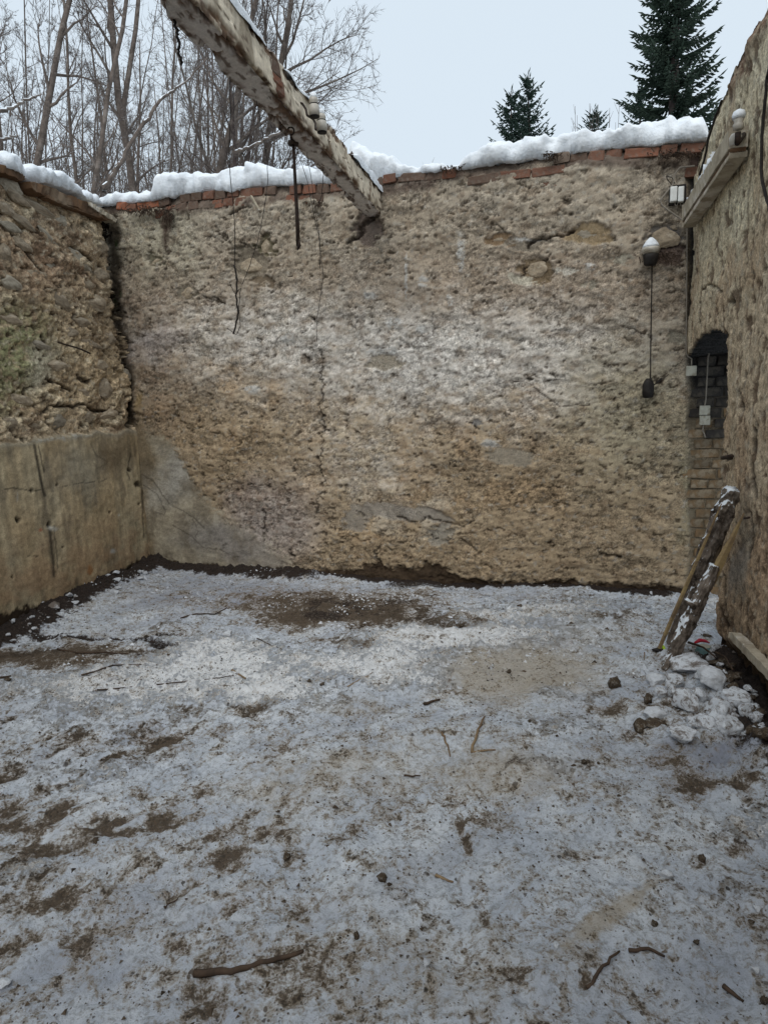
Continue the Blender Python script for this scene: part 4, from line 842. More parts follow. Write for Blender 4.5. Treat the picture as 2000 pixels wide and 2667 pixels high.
snow_cap(BW, [(900, 474), (960, 468), (1000, 466), (1120, 450), (1200, 442), (1290, 428), (1400, 414), (1500, 400), (1560, 390), (1700, 380), (1850, 362)],
         [(900, 380), (925, 372), (940, 385), (965, 404), (1005, 408), (1020, 402), (1035, 425), (1060, 430), (1130, 428), (1190, 424), (1215, 405), (1260, 390), (1290, 374), (1330, 368), (1400, 355), (1500, 344), (1560, 337), (1600, 336), (1660, 322), (1745, 307), (1790, 311), (1850, 304)], 'long high snow bank on the back wall top right of the beam', seed=720)
snow_cap(LW, [(-300, 300), (-100, 398), (0, 441), (40, 462), (60, 470), (120, 482), (190, 505), (235, 530), (252, 536)], [(-300, 240), (-100, 340), (-30, 388), (0, 402), (25, 408), (60, 432), (100, 436), (130, 444), (165, 460), (185, 480), (200, 503), (235, 504), (252, 512)], 'snow bank sliding along the sloping left wall top', seed=740, over=.06)
# thin snow on the broken right wall top, near its far end
uu0, vv0 = RW.uv(1858, 308)
mb = MB()
import bmesh
def angular_lump(seed, mat, name='snow_chunk'):
    bm = bmesh.new(); bmesh.ops.create_icosphere(bm, subdivisions=4, radius=1); r = random.Random(seed)
    cuts = [(Vector((r.gauss(0, 1), r.gauss(0, 1), r.gauss(0, 1))).normalized(), r.uniform(.45, .85)) for _ in range(9)]
    for v_ in bm.verts:
        for n_, d_ in cuts:
            k = v_.co.dot(n_)
            if k > d_: v_.co -= n_*(k-d_)*.93
    co = np.array([v_.co[:] for v_ in bm.verts]); n_ = fbm(co[:, 0]*2+co[:, 2], co[:, 1]*2-co[:, 2]*.7, 4, seed)*.14+fbm(co[:, 0]*7+co[:, 2]*4, co[:, 1]*7-co[:, 2]*4, 3, seed+1)*.07
    for v_, s_ in zip(bm.verts, n_): v_.co *= 1+float(s_)
    me = bpy.data.meshes.new(name); bm.to_mesh(me); bm.free(); me.materials.append(mat); me.polygons.foreach_set('use_smooth', [True]*len(me.polygons)); return me
def lump_mesh(seed, sub=3, rough=.25, mat=None, name='snow_lump', flat=.7, big=1.0):
    bm = bmesh.new(); bmesh.ops.create_icosphere(bm, subdivisions=sub, radius=1)
    co = np.array([v_.co[:] for v_ in bm.verts]); n_ = fbm(co[:, 0]*1.1*big+seed, co[:, 1]*1.1*big+co[:, 2]*1.7, 3, seed)*rough*1.6+fbm(co[:, 0]*3.5+co[:, 2]*2, co[:, 1]*3.5-co[:, 2], 3, seed+1)*rough*.6
    f1, f2, idv = worley(co[:, 0]*1.3+co[:, 2]*.8+seed, co[:, 1]*1.3-co[:, 2]*.6, seed+2)
    k = 1+n_+(idv-.5)*rough*.5
    for v_, s_ in zip(bm.verts, k): v_.co *= float(s_)
    me = bpy.data.meshes.new(name); bm.to_mesh(me); bm.free(); me.materials.append(mat); me.polygons.foreach_set('use_smooth', [True]*len(me.polygons)); return me

# ================================================================ CEILING BEAM
EZ = BW.px(994, 559)[2]
pe = BW.px(994, 559); pl_ = BW.px(917, 562); 
bu = BW.uv(994, 559)[0]; bu0 = BW.uv(913, 562)[0]; bwid = .145; bu0 = bu-bwid; bz = pe[2]; bh = .205
dirb = np.array([-.2345, -.9721, 0.])
BL = 9.4
def build_beam():
    o0 = BW.P(bu0, bz, 0); side = BW.U
    ls = np.concatenate([np.arange(-.25, 5.2, .012), np.arange(5.2, BL, .05)])
    per = []; nb, ns = 24, 17
    for k in range(nb): per.append((k/nb, 0, 0))           # bottom left -> right
    for k in range(ns): per.append((1, k/ns, 1))
    for k in range(nb): per.append((1-k/nb, 1, 2))
    for k in range(ns): per.append((0, 1-k/ns, 3))
    per = np.array(per); A = per[:, 0][None, :]+0*ls[:, None]; B = per[:, 1][None, :]+0*ls[:, None]; Lg = ls[:, None]+0*A
    fc = per[:, 2][None, :]+0*Lg
    top_eat = (B > .5)*(.045*np.clip(fbm(ls*2.2, ls*0+1, 5, 800)+.25, 0, 1))[:, None]
    a_, b_ = (A-.5)*bwid, (B-.5)*bh-top_eat
    # surface coordinates for noise: unroll
    w_ = np.concatenate([np.arange(nb)/nb*bwid, bwid+np.arange(ns)/ns*bh, bwid+bh+np.arange(nb)/nb*bwid, 2*bwid+bh+np.arange(ns)/ns*bh])[None, :]+0*Lg
    n1 = fbm(Lg*3, w_*5, 5, 801); n2 = fbm(Lg*12, w_*14, 5, 802, .6); n3 = fbm(Lg*30, w_*22, 3, 803)
    edge = np.minimum(np.minimum(A, 1-A)*bwid+(B > .001)*(B < .999)*9*0, 9)
    ca = np.minimum(A, 1-A)*bwid; cb = np.minimum(B, 1-B)*bh; corner = np.exp(-((ca+cb)/.035)**2)
    chip = corner*ss(-.1, .35, fbm(Lg*5, A*3+B*5, 4, 804))
    r = 1-chip*.20
    disp = .007*n1+.004*n2+.0015*n3
    X_ = a_*r; Z_ = b_*r
    nrm = np.stack([np.where(fc == 1, 1, np.where(fc == 3, -1, 0)), np.where(fc == 0, -1, np.where(fc == 2, 1, 0))], -1)
    X_ = X_+nrm[..., 0]*disp; Z_ = Z_+nrm[..., 1]*disp
    peel = ss(.05, .18, n1*.7+n2*.5+chip*.9-.26+(fc == 1)*.06)
    X_ = X_-nrm[..., 0]*.012*peel; Z_ = Z_-nrm[..., 1]*.012*peel
    P = o0+Lg[..., None]*dirb+(X_+bwid/2)[..., None]*side+(Z_+bh/2)[..., None]*np.array([0, 0, 1.])
    col = np.ones(Lg.shape+(3,))*gcol((.64, .60, .56)); col = lerp(col, (.72, .63, .49), (fc == 1)*.9)
    streak = fbm(Lg*14, (A+B)*2, 4, 806); col = col*np.clip(1+.18*n2+.12*n3+.25*streak*(fc == 1), .6, 1.4)[..., None]
    col = lerp(col, (.20, .155, .105), ss(.1, .5, fbm(Lg*6, w_*3, 5, 807))*(.5*(fc == 1)+.12))
    bc = lerp(np.ones(Lg.shape+(3,))*gcol((.12, .07, .045)), (.20, .12, .07), ss(-.3, .3, n3))
    col = col*(1-peel[..., None]*.9)+bc*peel[..., None]*.9
    drk = np.exp(-((ca+cb)/.045)**2)*ss(-.25, .25, n2+.6*n1)*.85; col = lerp(col, (.13, .075, .045), drk); col = lerp(col, (.05, .033, .025), np.exp(-((ca+cb)/.02)**2)*ss(0, .4, n2)*.8)
    spk = ss(.40, .50, fbm(Lg*9, w_*26, 4, 809)); col = lerp(col, (.11, .075, .055), spk*.8)
    m = per.shape[0]; k = len(ls); idx = np.arange(k*m).reshape(k, m); nx = np.roll(idx, -1, 1)
    Q = np.stack([idx[:-1].ravel(), idx[1:].ravel(), nx[1:].ravel(), nx[:-1].ravel()], 1)
    me = np_mesh('concrete_beam', P.reshape(-1, 3)-o0, Q, M['plaster'], {'tint': col.reshape(-1, 3), 'smooth': np.full(k*m, .72)})
    o = link('ceiling_beam', me); o.location = tuple(o0); tag(o, 'long flaking white plastered beam running overhead into the back wall', 'beam'); return o
beam = build_beam(); BO = BW.P(bu0, bz, 0)
def bp(l, a, b):          # a: 0 left .. 1 right, b: 0 bottom .. 1 top
    return BO+dirb*l+BW.U*(a*bwid)+np.array([0, 0, b*bh])
class BeamSide(Plane):
    pass
BSd = Plane(BO, BO+dirb); BSd.O = BO+BW.U*bwid; BSd.O[2] = 0; BSd.N = BW.U-(BW.U@dirb)*dirb; BSd.N /= np.linalg.norm(BSd.N)
# exposed red bricks in the beam's flank
for x_, y_ in ((716, 178), (720, 203), (727, 228)):
    u_, v_ = BSd.uv(x_, y_); o = bpy.data.objects.new('brick', hdr[0]); COL.objects.link(o); o.parent = beam
    o.location = tuple(bp(u_, 1.0, 0)-BO+np.array([-.052, 0, v_-bz])); o.rotation_euler = (0, 0, ang_b)
# snow lying along the beam
def beam_snow(l0, l1, h, label, seed, w0=.5, w1=1.05):
    ls = np.arange(l0, l1, .02); s = np.linspace(0, 1, 18); th = np.pi*s
    hh = h*(.75+.5*fbm(ls*3, ls*0, 4, seed))*np.clip(np.minimum((ls-l0)/.15, (l1-ls)/.15), .08, 1)**.6
    A = w0+(w1-w0)*(1+np.sign(np.cos(th))*np.abs(np.cos(th))**.6)/2; Z = np.abs(np.sin(th))**.6
    P = BO+ls[:, None, None]*dirb+(A[None, :]*bwid+.012*fbm(ls[:, None]*7, A[None, :]*3, 3, seed+1))[..., None]*BW.U+((bh*.82+Z[None, :]*hh[:, None]))[..., None]*np.array([0, 0, 1.])
    o0 = bp((l0+l1)/2, .6, 1); k, m = P.shape[:2]; idx = np.arange(k*m).reshape(k, m); Q = np.stack([idx[:-1, :-1].ravel(), idx[1:, :-1].ravel(), idx[1:, 1:].ravel(), idx[:-1, 1:].ravel()], 1)
    o = link('snow_strip', np_mesh('snow_strip', P.reshape(-1, 3)-o0, Q, M['snow'])); o.location = tuple(o0); tag(o, label, 'snow', 'snow lying on the beam')
def bl(x, y): return BSd.uv(x, y)[0]
beam_snow(bl(690, 118), bl(598, -30)+1.0, .10, 'thick snow strip on the near upper end of the beam', 820)
beam_snow(bl(820, 250), bl(735, 165), .04, 'thin snow streak on the middle of the beam behind the insulators', 830)
beam_snow(-.1, bl(915, 400), .10, 'snow wedge where the beam meets the snow bank of the back wall', 840, .6, 1.1)

# ================================================================ WOODEN TOP PLATE OF THE LEFT WALL
def plank(label, a, b, w_, t_, plane, n, mat='plank', name='wall_plate', seed=0, jag=.18):
    r = random.Random(seed); p0 = plane.P(*plane.uv(*a, n), n); p1 = plane.P(*plane.uv(*b, n), n); m = 22; mb = MB(); v = []; f = []
    d = (p1-p0); d /= np.linalg.norm(d); upv = np.array([0, 0, 1.]); upv = upv-(upv@d)*d; upv /= np.linalg.norm(upv); nv = np.cross(d, upv)
    for i in range(m):
        q = p0+(p1-p0)*i/(m-1); k = 1 if 0 < i < m-1 else .5
        for x, y in ((-1, -1), (1, -1), (1, 1), (-1, 1)):
            v.append(q+nv*(x*t_/2*(1+r.uniform(-jag, jag)))+upv*(y*w_/2*k*(1+r.uniform(-jag, jag))))
    for i in range(m-1):
        for k in range(4): f.append((i*4+k, i*4+(k+1) % 4, (i+1)*4+(k+1) % 4, (i+1)*4+k))
    f += [(0, 1, 2, 3), tuple((m-1)*4+k for k in (3, 2, 1, 0))]; mb.add(v, f)
    return thing(name, mb, M[mat], label, 'plank', bevel=.004)
plank('long brown rotten timber lying under the snow along the left wall top', (60, 484), (272, 566), .085, .14, LW, .02, seed=1)
plank('short brown timber end at the left frame edge under the snow', (-120, 392), (48, 466), .06, .12, LW, .03, seed=2)
plank('thin split board under the long timber of the left wall top', (110, 512), (250, 566), .03, .08, LW, .05, seed=3)
plank('grey end board sticking out near the back left corner', (222, 532), (292, 576), .045, .10, LW, .05, 'twood', seed=4)
# dark broken hole in the head of the left wall
# ================================================================ IRONWORK AND WIRES
def V3(p): return Vector([float(x) for x in p])
def wobble(pts, n, amp, seed):
    r = random.Random(seed); P = [V3(p) for p in pts]; out_ = []
    for a, b in zip(P[:-1], P[1:]):
        for k in range(n): out_.append(a.lerp(b, k/n)+Vector((r.uniform(-amp, amp), r.uniform(-amp, amp), r.uniform(-amp, amp)*.3)))
    return out_+[P[-1]]
def wire(plane, pix, rad, label, n=.05, mat='wire', name='wire', amp=.004, seed=0, group=None, nlist=None):
    pts = [plane.px(x, y, (nlist[i] if nlist else n)) for i, (x, y) in enumerate(pix)]
    mb = MB(); mb.tube(wobble(pts, 4, amp, seed), rad, 6); return thing(name, mb, M[mat], label, 'wire', group, smooth=True)

# two porcelain insulators on curved iron hooks, flank of the beam
def bside(x, y, n=0): return BSd.px(x, y, n)
def insulator(parent_label, pc, hook, dist_n, r_, h_):
    c = bside(*pc, dist_n); root = empty('insulator', bside(*hook[0], 0), parent_label, 'insulator', 'insulators on the beam flank')
    mb = MB(); mb.lathe(c, [(r_*.55, -h_*.5), (r_*1.0, -h_*.48), (r_*1.05, -h_*.2), (r_*.98, h_*.05), (r_*.78, h_*.12), (r_*.80, h_*.2), (r_*.9, h_*.28), (r_*.82, h_*.42), (r_*.5, h_*.5)], 20); mb.build('porcelain_body', M['porc'], root, True)
    mb = MB(); mb.lathe(c, [(r_*.5, -h_*.56), (r_*.96, -h_*.54), (r_*.96, -h_*.47), (r_*.5, -h_*.46)], 16); mb.build('dark_mouth', M['black'], root, True)
    mb = MB(); mb.lathe(c+np.array([0, 0, h_*.5]), [(r_*.7, -.01), (r_*.75, .004), (r_*.55, .018), (r_*.2, .024)], 12); mb.build('snow_lump', M['snow'], root, True)
    mb = MB(); hk = [V3(bside(x, y, dist_n*k)) for (x, y), k in zip(hook, np.linspace(-.2, 1, len(hook)))]; hk[-1] = V3(c+np.array([0, 0, -h_*.3]))
    mb.tube(hk, .0065, 8); mb.build('iron_hook', M['iron'], root, True)
    mb = MB(); mb.tube([V3(c)+Vector((math.cos(a)*r_*.84, math.sin(a)*r_*.84, h_*.12)) for a in np.linspace(0, 6.2, 14)], .003, 5); mb.build('wire_tie', M['wire'], root, True)
insulator('upper white porcelain insulator on a curved iron hook at the flank of the beam', (818, 278), [(774, 266), (788, 270), (797, 285), (800, 300), (812, 308), (818, 302)], .10, .028, .095)
insulator('lower white porcelain insulator on a curved iron hook at the flank of the beam', (838, 320), [(800, 300), (815, 308), (822, 322), (822, 336), (832, 342), (838, 336)], .10, .028, .095)
# small hooks in the beam soffit
def soffit(x, y):
    d = ray(x, y); t = (bz-CAM[2])/d[2]; return CAM+d*t
mb = MB(); c = V3(soffit(757, 330)); mb.tube([c+Vector((math.sin(a)*.018, 0, -.022-.02*math.cos(a))) for a in np.linspace(-.2, 4.2, 12)]+[], .0045, 6)
mb.tube([c+Vector((0, 0, .01)), c+Vector((0, 0, -.006))], .0045, 6); thing('ceiling_hook', mb, M['iron'], 'small curled iron hook in the underside of the beam', 'hook', smooth=True)
# hanging iron rod
pr = soffit(764, 372); root = empty('hanging_rod', pr, 'long rusty iron rod hanging from the beam with a flattened foot', 'rod')
mb = MB(); d_ = math.hypot(pr[0], pr[1]); pb_ = at(777, 640, d_+.02); mb.tube([V3(pr)+Vector((0, 0, .02)), V3(at(768, 450, d_)), V3(at(774, 560, d_+.01)), V3(pb_)], [.009, .010, .012, .013], 8); mb.build('shaft', M['iron'], root, True)
mb = MB(); mb.tube([V3(at(777, 625, d_+.02)), V3(at(779, 640, d_+.02)), V3(at(775, 652, d_+.02))], [.014, .024, .006], 8, flat=.5); mb.build('flattened_foot', M['iron'], root, True)
mb = MB(); mb.lathe(pr, [(.03, -.012), (.034, 0), (.03, .01)], 12); mb.build('ceiling_plate', M['iron'], root)
# hanging wires
def hang(x0, y0, pix, rad, label, name='hanging_wire', d=None, mat='wire', group=None, seed=0, amp=.002):
    p0 = soffit(x0, y0); dd = d or math.hypot(p0[0], p0[1]); pts = [p0]+[at(x, y, dd) for x, y in pix]; mb = MB(); mb.tube(wobble(pts, 5, amp, seed), rad, 5)
    return thing(name, mb, M[mat], label, 'wire', group, smooth=True)
hang(455, 50, [(463, 85), (466, 110), (466, 140), (472, 168)], .006, 'black frayed cable end dangling from the near part of the beam', seed=3, amp=.006)
hang(601, 200, [(598, 450), (610, 560), (612, 690), (616, 730)], .002, 'leftmost thin wire hanging from the beam down the back wall', seed=4, amp=.003)
hang(668, 262, [(697, 420), (697, 470), (690, 540), (680, 590), (668, 640), (648, 700), (632, 740)], .0018, 'thin wire crossing slantwise in front of the back wall from the beam', seed=5)
hang(770, 380, [(800, 470), (812, 530), (822, 580), (830, 610), (833, 640), (833, 700)], .0018, 'bent thin wire just right of the hanging iron rod', seed=6)
hang(800, 400, [(812, 470), (820, 540), (830, 600), (842, 720), (826, 830), (825, 890)], .0018, 'longest thin wire hanging nearly down to the white stain of the back wall', seed=7)
hang(842, 440, [(841, 480), (838, 510), (829, 530)], .0025, 'shortest wire end tucked under the beam near the wall', seed=8)
wire(BW, [(610, 690), (618, 730), (616, 770), (620, 815), (616, 845), (608, 870)], .008, 'knotted dark cable hanging loose on the back wall below the leftmost wire', n=.06, amp=.006, seed=9)
wire(BW, [(600, 740), (612, 765), (628, 750), (622, 800), (626, 850), (616, 872), (592, 855)], .003, 'thin looped wire tangled round the dark cable on the back wall', n=.07, seed=10)
wire(LW, [(152, 891), (170, 897), (205, 907), (235, 920)], .008, 'short rusty iron bar stuck slantwise in the left wall', n=.07, mat='iron', name='iron_bar', amp=.002)

# ================================================================ FITTINGS AT THE RIGHT
# white two-part fuse box with cable loop
def boxat(plane, x, y, w_, h_, d_, n=0.0, mb=None):
    p = plane.px(x, y, n); u, v = plane.uv(x, y, n); sc = np.linalg.norm(plane.P(u, v, n)-CAM)/F; mb = mb or MB()
    a = math.atan2(plane.U[1], plane.U[0]); Mr = Matrix.Rotation(a, 3, 'Z'); mb.box(plane.P(u, v, n), (w_*sc/2, d_/2, h_*sc/2), Mr); return mb
root = empty('fuse_box', BW.px(1762, 525, 0), 'white two-part porcelain fuse box on a black backing near the back right corner', 'fuse box')
boxat(BW, 1763, 508, 34, 40, .03, .02).build('backing_board', M['black'], root, bevel=.004)
boxat(BW, 1753, 507, 14, 31, .05, .055).build('porcelain_half', M['pwhite'], root, bevel=.006)
boxat(BW, 1772, 507, 12, 31, .05, .055).build('porcelain_half', M['pwhite'], root, bevel=.006)
for x in (1756, 1770):
    mb = MB(); mb.tube([V3(BW.px(x, y, .05)) for x, y in ((x, 522), (x+1, 532), (x+6, 540), (x+8, 530))], .004, 6); mb.build('terminal_wire', M['gwire'], root, True)
wire(BW, [(1808, 432), (1790, 434), (1770, 436), (1755, 455), (1752, 480), (1735, 500), (1719, 522), (1722, 534), (1745, 552), (1785, 578), (1806, 590)], .006, 'pale cable looping round the white fuse box into the right wall corner', n=.05, mat='gwire', amp=.002)
wire(BW, [(1750, 484), (1738, 468), (1734, 458), (1748, 462), (1756, 478)], .003, 'small loose loop of grey wire above the fuse box', n=.05, amp=.002)
# porcelain pulley-like lamp fitting with snow cap and black skirt
pc = BW.px(1694, 650, .09); root = empty('lamp_fitting', BW.px(1694, 655, 0), 'porcelain lamp fitting with a snow cone on the back wall above a long dark wire', 'lamp')
mb = MB(); mb.lathe(pc, [(.03, -.035), (.05, -.03), (.062, -.012), (.065, .003), (.058, .014), (.035, .02)], 20); mb.build('porcelain_collar', M['porc'], root, True)
mb = MB(); mb.lathe(pc, [(.058, .013), (.055, .03), (.035, .06), (.012, .082)], 16); mb.build('snow_lump', M['snow'], root, True)
mb = MB(); mb.lathe(pc, [(.035, -.11), (.045, -.10), (.05, -.06), (.055, -.034), (.03, -.03)], 14); mb.build('black_skirt', M['black'], root, True)
mb = MB(); mb.tube([V3(BW.px(1694, 655, .0)), V3(pc)-Vector((0, 0, .03))], .012, 8); mb.tube([V3(BW.px(1712, 648, .06)), V3(BW.px(1724, 658, .05)), V3(BW.px(1728, 672, .04))], .006, 6); mb.build('bracket', M['iron'], root, True)
wire(BW, [(1697, 690), (1696, 780), (1694, 880), (1693, 985)], .0045, 'long straight dark wire running down the back wall to a black plug', n=.06, amp=.001)
root = empty('hanging_plug', BW.px(1690, 1010, 0), 'black bulky plug hanging at the lower end of the dark wire', 'plug')
mb = MB(); mb.lathe(BW.px(1687, 1012, .07), [(.02, -.07), (.038, -.065), (.042, -.02), (.04, .03), (.03, .055), (.015, .075)], 14); mb.build('plug_body', M['black'], root, True)
mb = MB(); mb.tube([V3(BW.px(x, y, .06)) for x, y in ((1693, 985), (1702, 1003), (1712, 995), (1722, 985))], .007, 6); mb.build('stub', M['wire'], root, True)
# small square box and two-part switch on the sooty brick
boxm = boxat(BW, 1799, 966, 22, 23, .035, .03); thing('junction_box', boxm, M['ppl'], 'small square cream junction box at the edge of the sooty arch', 'junction box', bevel=.005)
root = empty('light_switch', BW.px(1834, 1081, 0), 'tall two-part cream light switch on the sooty bricks in the doorway', 'switch')
for y in (1068.5, 1094.5): boxat(BW, 1834, y, 22, 21.5, .035, .03).build('rocker', M['ppl'], root, bevel=.004)
boxat(BW, 1834, 1081, 19, 46, .02, .012).build('base_plate', M['black'], root)
wire(BW, [(1788, 540), (1788, 700), (1786, 860), (1786, 920), (1790, 928), (1800, 934), (1800, 954)], .005, 'grey cable running down the back right corner to the square junction box', n=.03, mat='gwire', amp=.001)
wire(BW, [(1800, 916), (1840, 917), (1846, 921), (1842, 932), (1840, 990), (1837, 1040), (1834, 1058)], .0055, 'grey cable bending down inside the arch to the light switch', n=.03, mat='gwire', amp=.001)
wire(BW, [(1830, 1106), (1829, 1122), (1833, 1130), (1836, 1140)], .0055, 'short cut cable hanging below the light switch', n=.03, mat='gwire', amp=.001)
# weathered wooden trunking on the right wall with snow on it
def rpx(x, y, n=.0): return V3(RW.px(x, y, n))
root = empty('cable_trunking', rpx(1790, 560), 'grey weathered timber trunking climbing the right wall with snow on its upper side', 'trunking')
a_, b_ = rpx(1795, 553, .07), rpx(1922, 358, .07); dd = (b_-a_); L_ = dd.length; dd.normalize()
upv = Vector((0, 0, 1)); upv = (upv-dd*upv.dot(dd)).normalized(); nv = dd.cross(upv)
def strip(c0, c1, hu, hn, name, mat, jag=0.0, seg=14, seed=0, smooth=False):
    r = random.Random(seed); v = []; f = []
    for i in range(seg+1):
        q = c0.lerp(c1, i/seg)
        for x, y in ((-1, -1), (1, -1), (1, 1), (-1, 1)): v.append(q+nv*(x*hn*(1+r.uniform(-jag, jag)))+upv*(y*hu*(1+r.uniform(-jag, jag))))
    for i in range(seg):
        for k in range(4): f.append((i*4+k, i*4+(k+1) % 4, (i+1)*4+(k+1) % 4, (i+1)*4+k))
    f += [(0, 1, 2, 3), tuple(seg*4+k for k in (3, 2, 1, 0))]; mb = MB(); mb.add(v, f); return mb.build(name, mat, root, smooth, bevel=.003)
strip(a_, b_, .050, .045, 'outer_board', M['twood'], .04, seed=1)
strip(a_-upv*.062, b_-upv*.062, .010, .036, 'lower_fillet', M['plank'], .05, seed=2)
strip(a_-upv*.085, b_-upv*.085, .013, .042, 'bottom_board', M['twood'], .05, seed=3)
strip(a_+upv*.056, a_.lerp(b_, .45)+upv*.056, .010, .034, 'snow_strip', M['snow'], .35, 20, 4, True)
strip(a_.lerp(b_, .52)+upv*.060, a_.lerp(b_, .68)+upv*.060, .018, .038, 'snow_strip', M['snow'], .45, 14, 5, True)
wire(RW, [(1815, 480), (1826, 440), (1850, 340), (1878, 262)], .007, 'dark cable following the edge of the right wall top', n=.05, amp=.004, seed=22)
# insulator on right wall
pc = RW.px(1922, 322, .12); root = empty('wall_insulator', RW.px(1925, 330, 0), 'snow-topped porcelain insulator with dark bracket high on the right wall', 'insulator')
mb = MB(); mb.lathe(pc, [(.015, -.03), (.024, -.027), (.026, -.006), (.02, .006), (.024, .018), (.02, .03)], 16); mb.build('porcelain_body', M['porc'], root, True)
mb = MB(); mb.lathe(pc+np.array([0, 0, .028]), [(.027, -.006), (.032, .010), (.026, .028), (.008, .038)], 14); mb.build('snow_lump', M['snow'], root, True)
mb = MB(); mb.tube([V3(pc)-Vector((0, 0, .04)), V3(pc)-Vector((0, 0, .09)), rpx(1940, 345, .02)], .014, 8); mb.tube([V3(pc)+Vector((0, 0, .0)), rpx(1909, 310, .12)], .008, 6); mb.build('bracket', M['iron'], root, True)
pc2 = RW.px(1914, 365, .11); mb = MB(); mb.lathe(pc2, [(.018, -.03), (.028, -.026), (.03, .015), (.02, .03)], 12); mb.build('porcelain_knob', M['porc'], root, True)
wire(RW, [(1996, 205), (1992, 260), (1984, 330), (1981, 430), (1984, 470), (1996, 520), (2012, 580), (2050, 700)], .008, 'dark cable drooping down the right wall at the frame edge', n=.05, amp=.002, seed=23)
wire(RW, [(2040, 60), (2010, 130), (1996, 205)], .008, 'upper dark cable coming over the right wall top', n=.05, amp=.002, seed=24)
# timber rail low on right wall
def rail(label, a, b, w_, t_, n, mat, seed, name='timber_rail'):
    return plank(label, a, b, w_, t_, RW, n, mat, name, seed, .12)
rail('slanting grey board fixed low on the right wall above the rubble heap', (1912, 1655), (2030, 1775), .05, .05, .06, 'twood', 11)
wire(RW, [(1938, 1350), (1950, 1348)], .006, 'iron nail sticking out of the right wall above the yellow splinter', n=.05, mat='iron', name='iron_nail', amp=0)
wire(RW, [(1880, 1193), (1905, 1188)], .012, 'dark iron stub in the right wall beside the brick jamb', n=.03, mat='iron', name='iron_stub', amp=.002)

# ================================================================ LOG LEANING IN THE CORNER
def logmesh(pts, rad, n, seed, rough=.14, mat='bark', name='log', parent=None, flat=1.0):
    P = [V3(p) for p in pts]; Q = []; Rr = []
    for i in range(len(P)-1):
        for k in range(22): t = k/22; Q.append(P[i].lerp(P[i+1], t)); Rr.append(rad[i]*(1-t)+rad[i+1]*t)
    Q.append(P[-1]); Rr.append(rad[-1]); mb = MB(); mb.tube(Q, Rr, n, flat=flat)
    v = np.array([tuple(x) for x in mb.v]); c_ = np.repeat(np.array([tuple(q) for q in Q]), n, 0); k = np.repeat(np.arange(len(Q)), n); a = np.tile(np.arange(n), len(Q))*2*np.pi/n
    gro = np.abs(fbm(a*3.4, k*.07+seed, 3, seed+7)); nz_ = 1-.16*ss(.12, .0, gro)+.07*fbm(a*6, k*.5, 3, seed+8)+rough*fbm(np.cos(a)*1.3+seed, k*.13+np.sin(a)*1.3, 4, seed)+rough*.7*fbm(a*2.2, k*.05+seed, 3, seed+1)
    v = c_+(v-c_)*nz_[:, None]; mb.v = [tuple(x) for x in v]; return mb
lb = fp(1752, 1700, .03); lt = RW.px(1906, 1272, .09); v3l = lambda a, b, t: np.array(a)*(1-t)+np.array(b)*t
root = empty('leaning_log', lb, 'tall snow-streaked rotten log leaning against the right wall beside the doorway', 'log')
logmesh([lb, v3l(lb, lt, .3)+[0, 0, .01], v3l(lb, lt, .6), v3l(lb, lt, .85), lt], [.040, .044, .048, .052, .036], 64, 900, .30).build('trunk', M['bark'], root, True)
r1 = v3l(lb, lt, .42); logmesh([v3l(lb, lt, .56)+[.03, -.02, 0], r1+[.02, -.045, .05]], [.02, .012], 10, 905, .3).build('branch_stub', M['bark'], root, True)
q0 = fp(1716, 1702, .02); q1 = RW.px(1878, 1312, .16)
mb = MB(); mb.tube([V3(q0), V3(v3l(q0, q1, .25)), V3(v3l(q0, q1, .5)), V3(v3l(q0, q1, .8)), V3(q1)], [.012, .013, .011, .008, .003], 5, flat=.5)
thing('split_stake', mb, M['yellow'], 'long thin yellowish split stake along the left edge of the leaning log', 'stake')
sb = fp(1733, 1738, .0); sdir = ray(1863, 1472); st_ = v3l(lb, lt, .62)+np.array([.03, -.12, -.10]); st_ = CAM+sdir*np.linalg.norm(st_-CAM)
root = empty('short_log', sb, 'short knotty snow-dusted log with a broken top standing in front of the leaning log', 'log')
logmesh([sb, v3l(sb, st_, .3), v3l(sb, st_, .65), st_], [.026, .037, .036, .026], 56, 910, .32).build('trunk', M['bark'], root, True)
p_ = v3l(sb, st_, .62); mb = MB(); mb.tube([V3(p_)+Vector((-.02, -.02, 0)), V3(p_)+Vector((-.07, -.03, .05))], [.018, .012], 8); mb.build('branch_stub', M['bark'], root, True)
y0 = v3l(st_, st_, 0)+np.array([.0, .04, -.12]); yd = ray(1936, 1337); y1 = RW.px(1936, 1337, .06)
mb = MB(); mb.tube([V3(y0), V3(v3l(y0, y1, .35))+Vector((-.005, 0, 0)), V3(v3l(y0, y1, .65)), V3(y1)], [.022, .026, .016, .003], 5, flat=.45)
thing('split_board', mb, M['yellow'], 'broad pointed yellow splinter rising right of the leaning log', 'splinter')
mb = MB(); c0 = v3l(lb, lt, .50)+np.array([.035, -.03, 0]); mb.tube([V3(v3l(lb, lt, .36)+[.03, -.04, 0]), V3(c0), V3(v3l(lb, lt, .7)+[.04, -.02, 0])], [.01, .03, .01], 7)  # dark spindle added for the shade in the fork gap beside the log
thing('dark_gap', mb, M['dirt'], 'dark strip put in for the shaded gap between the log and the yellow splinter', 'bark')

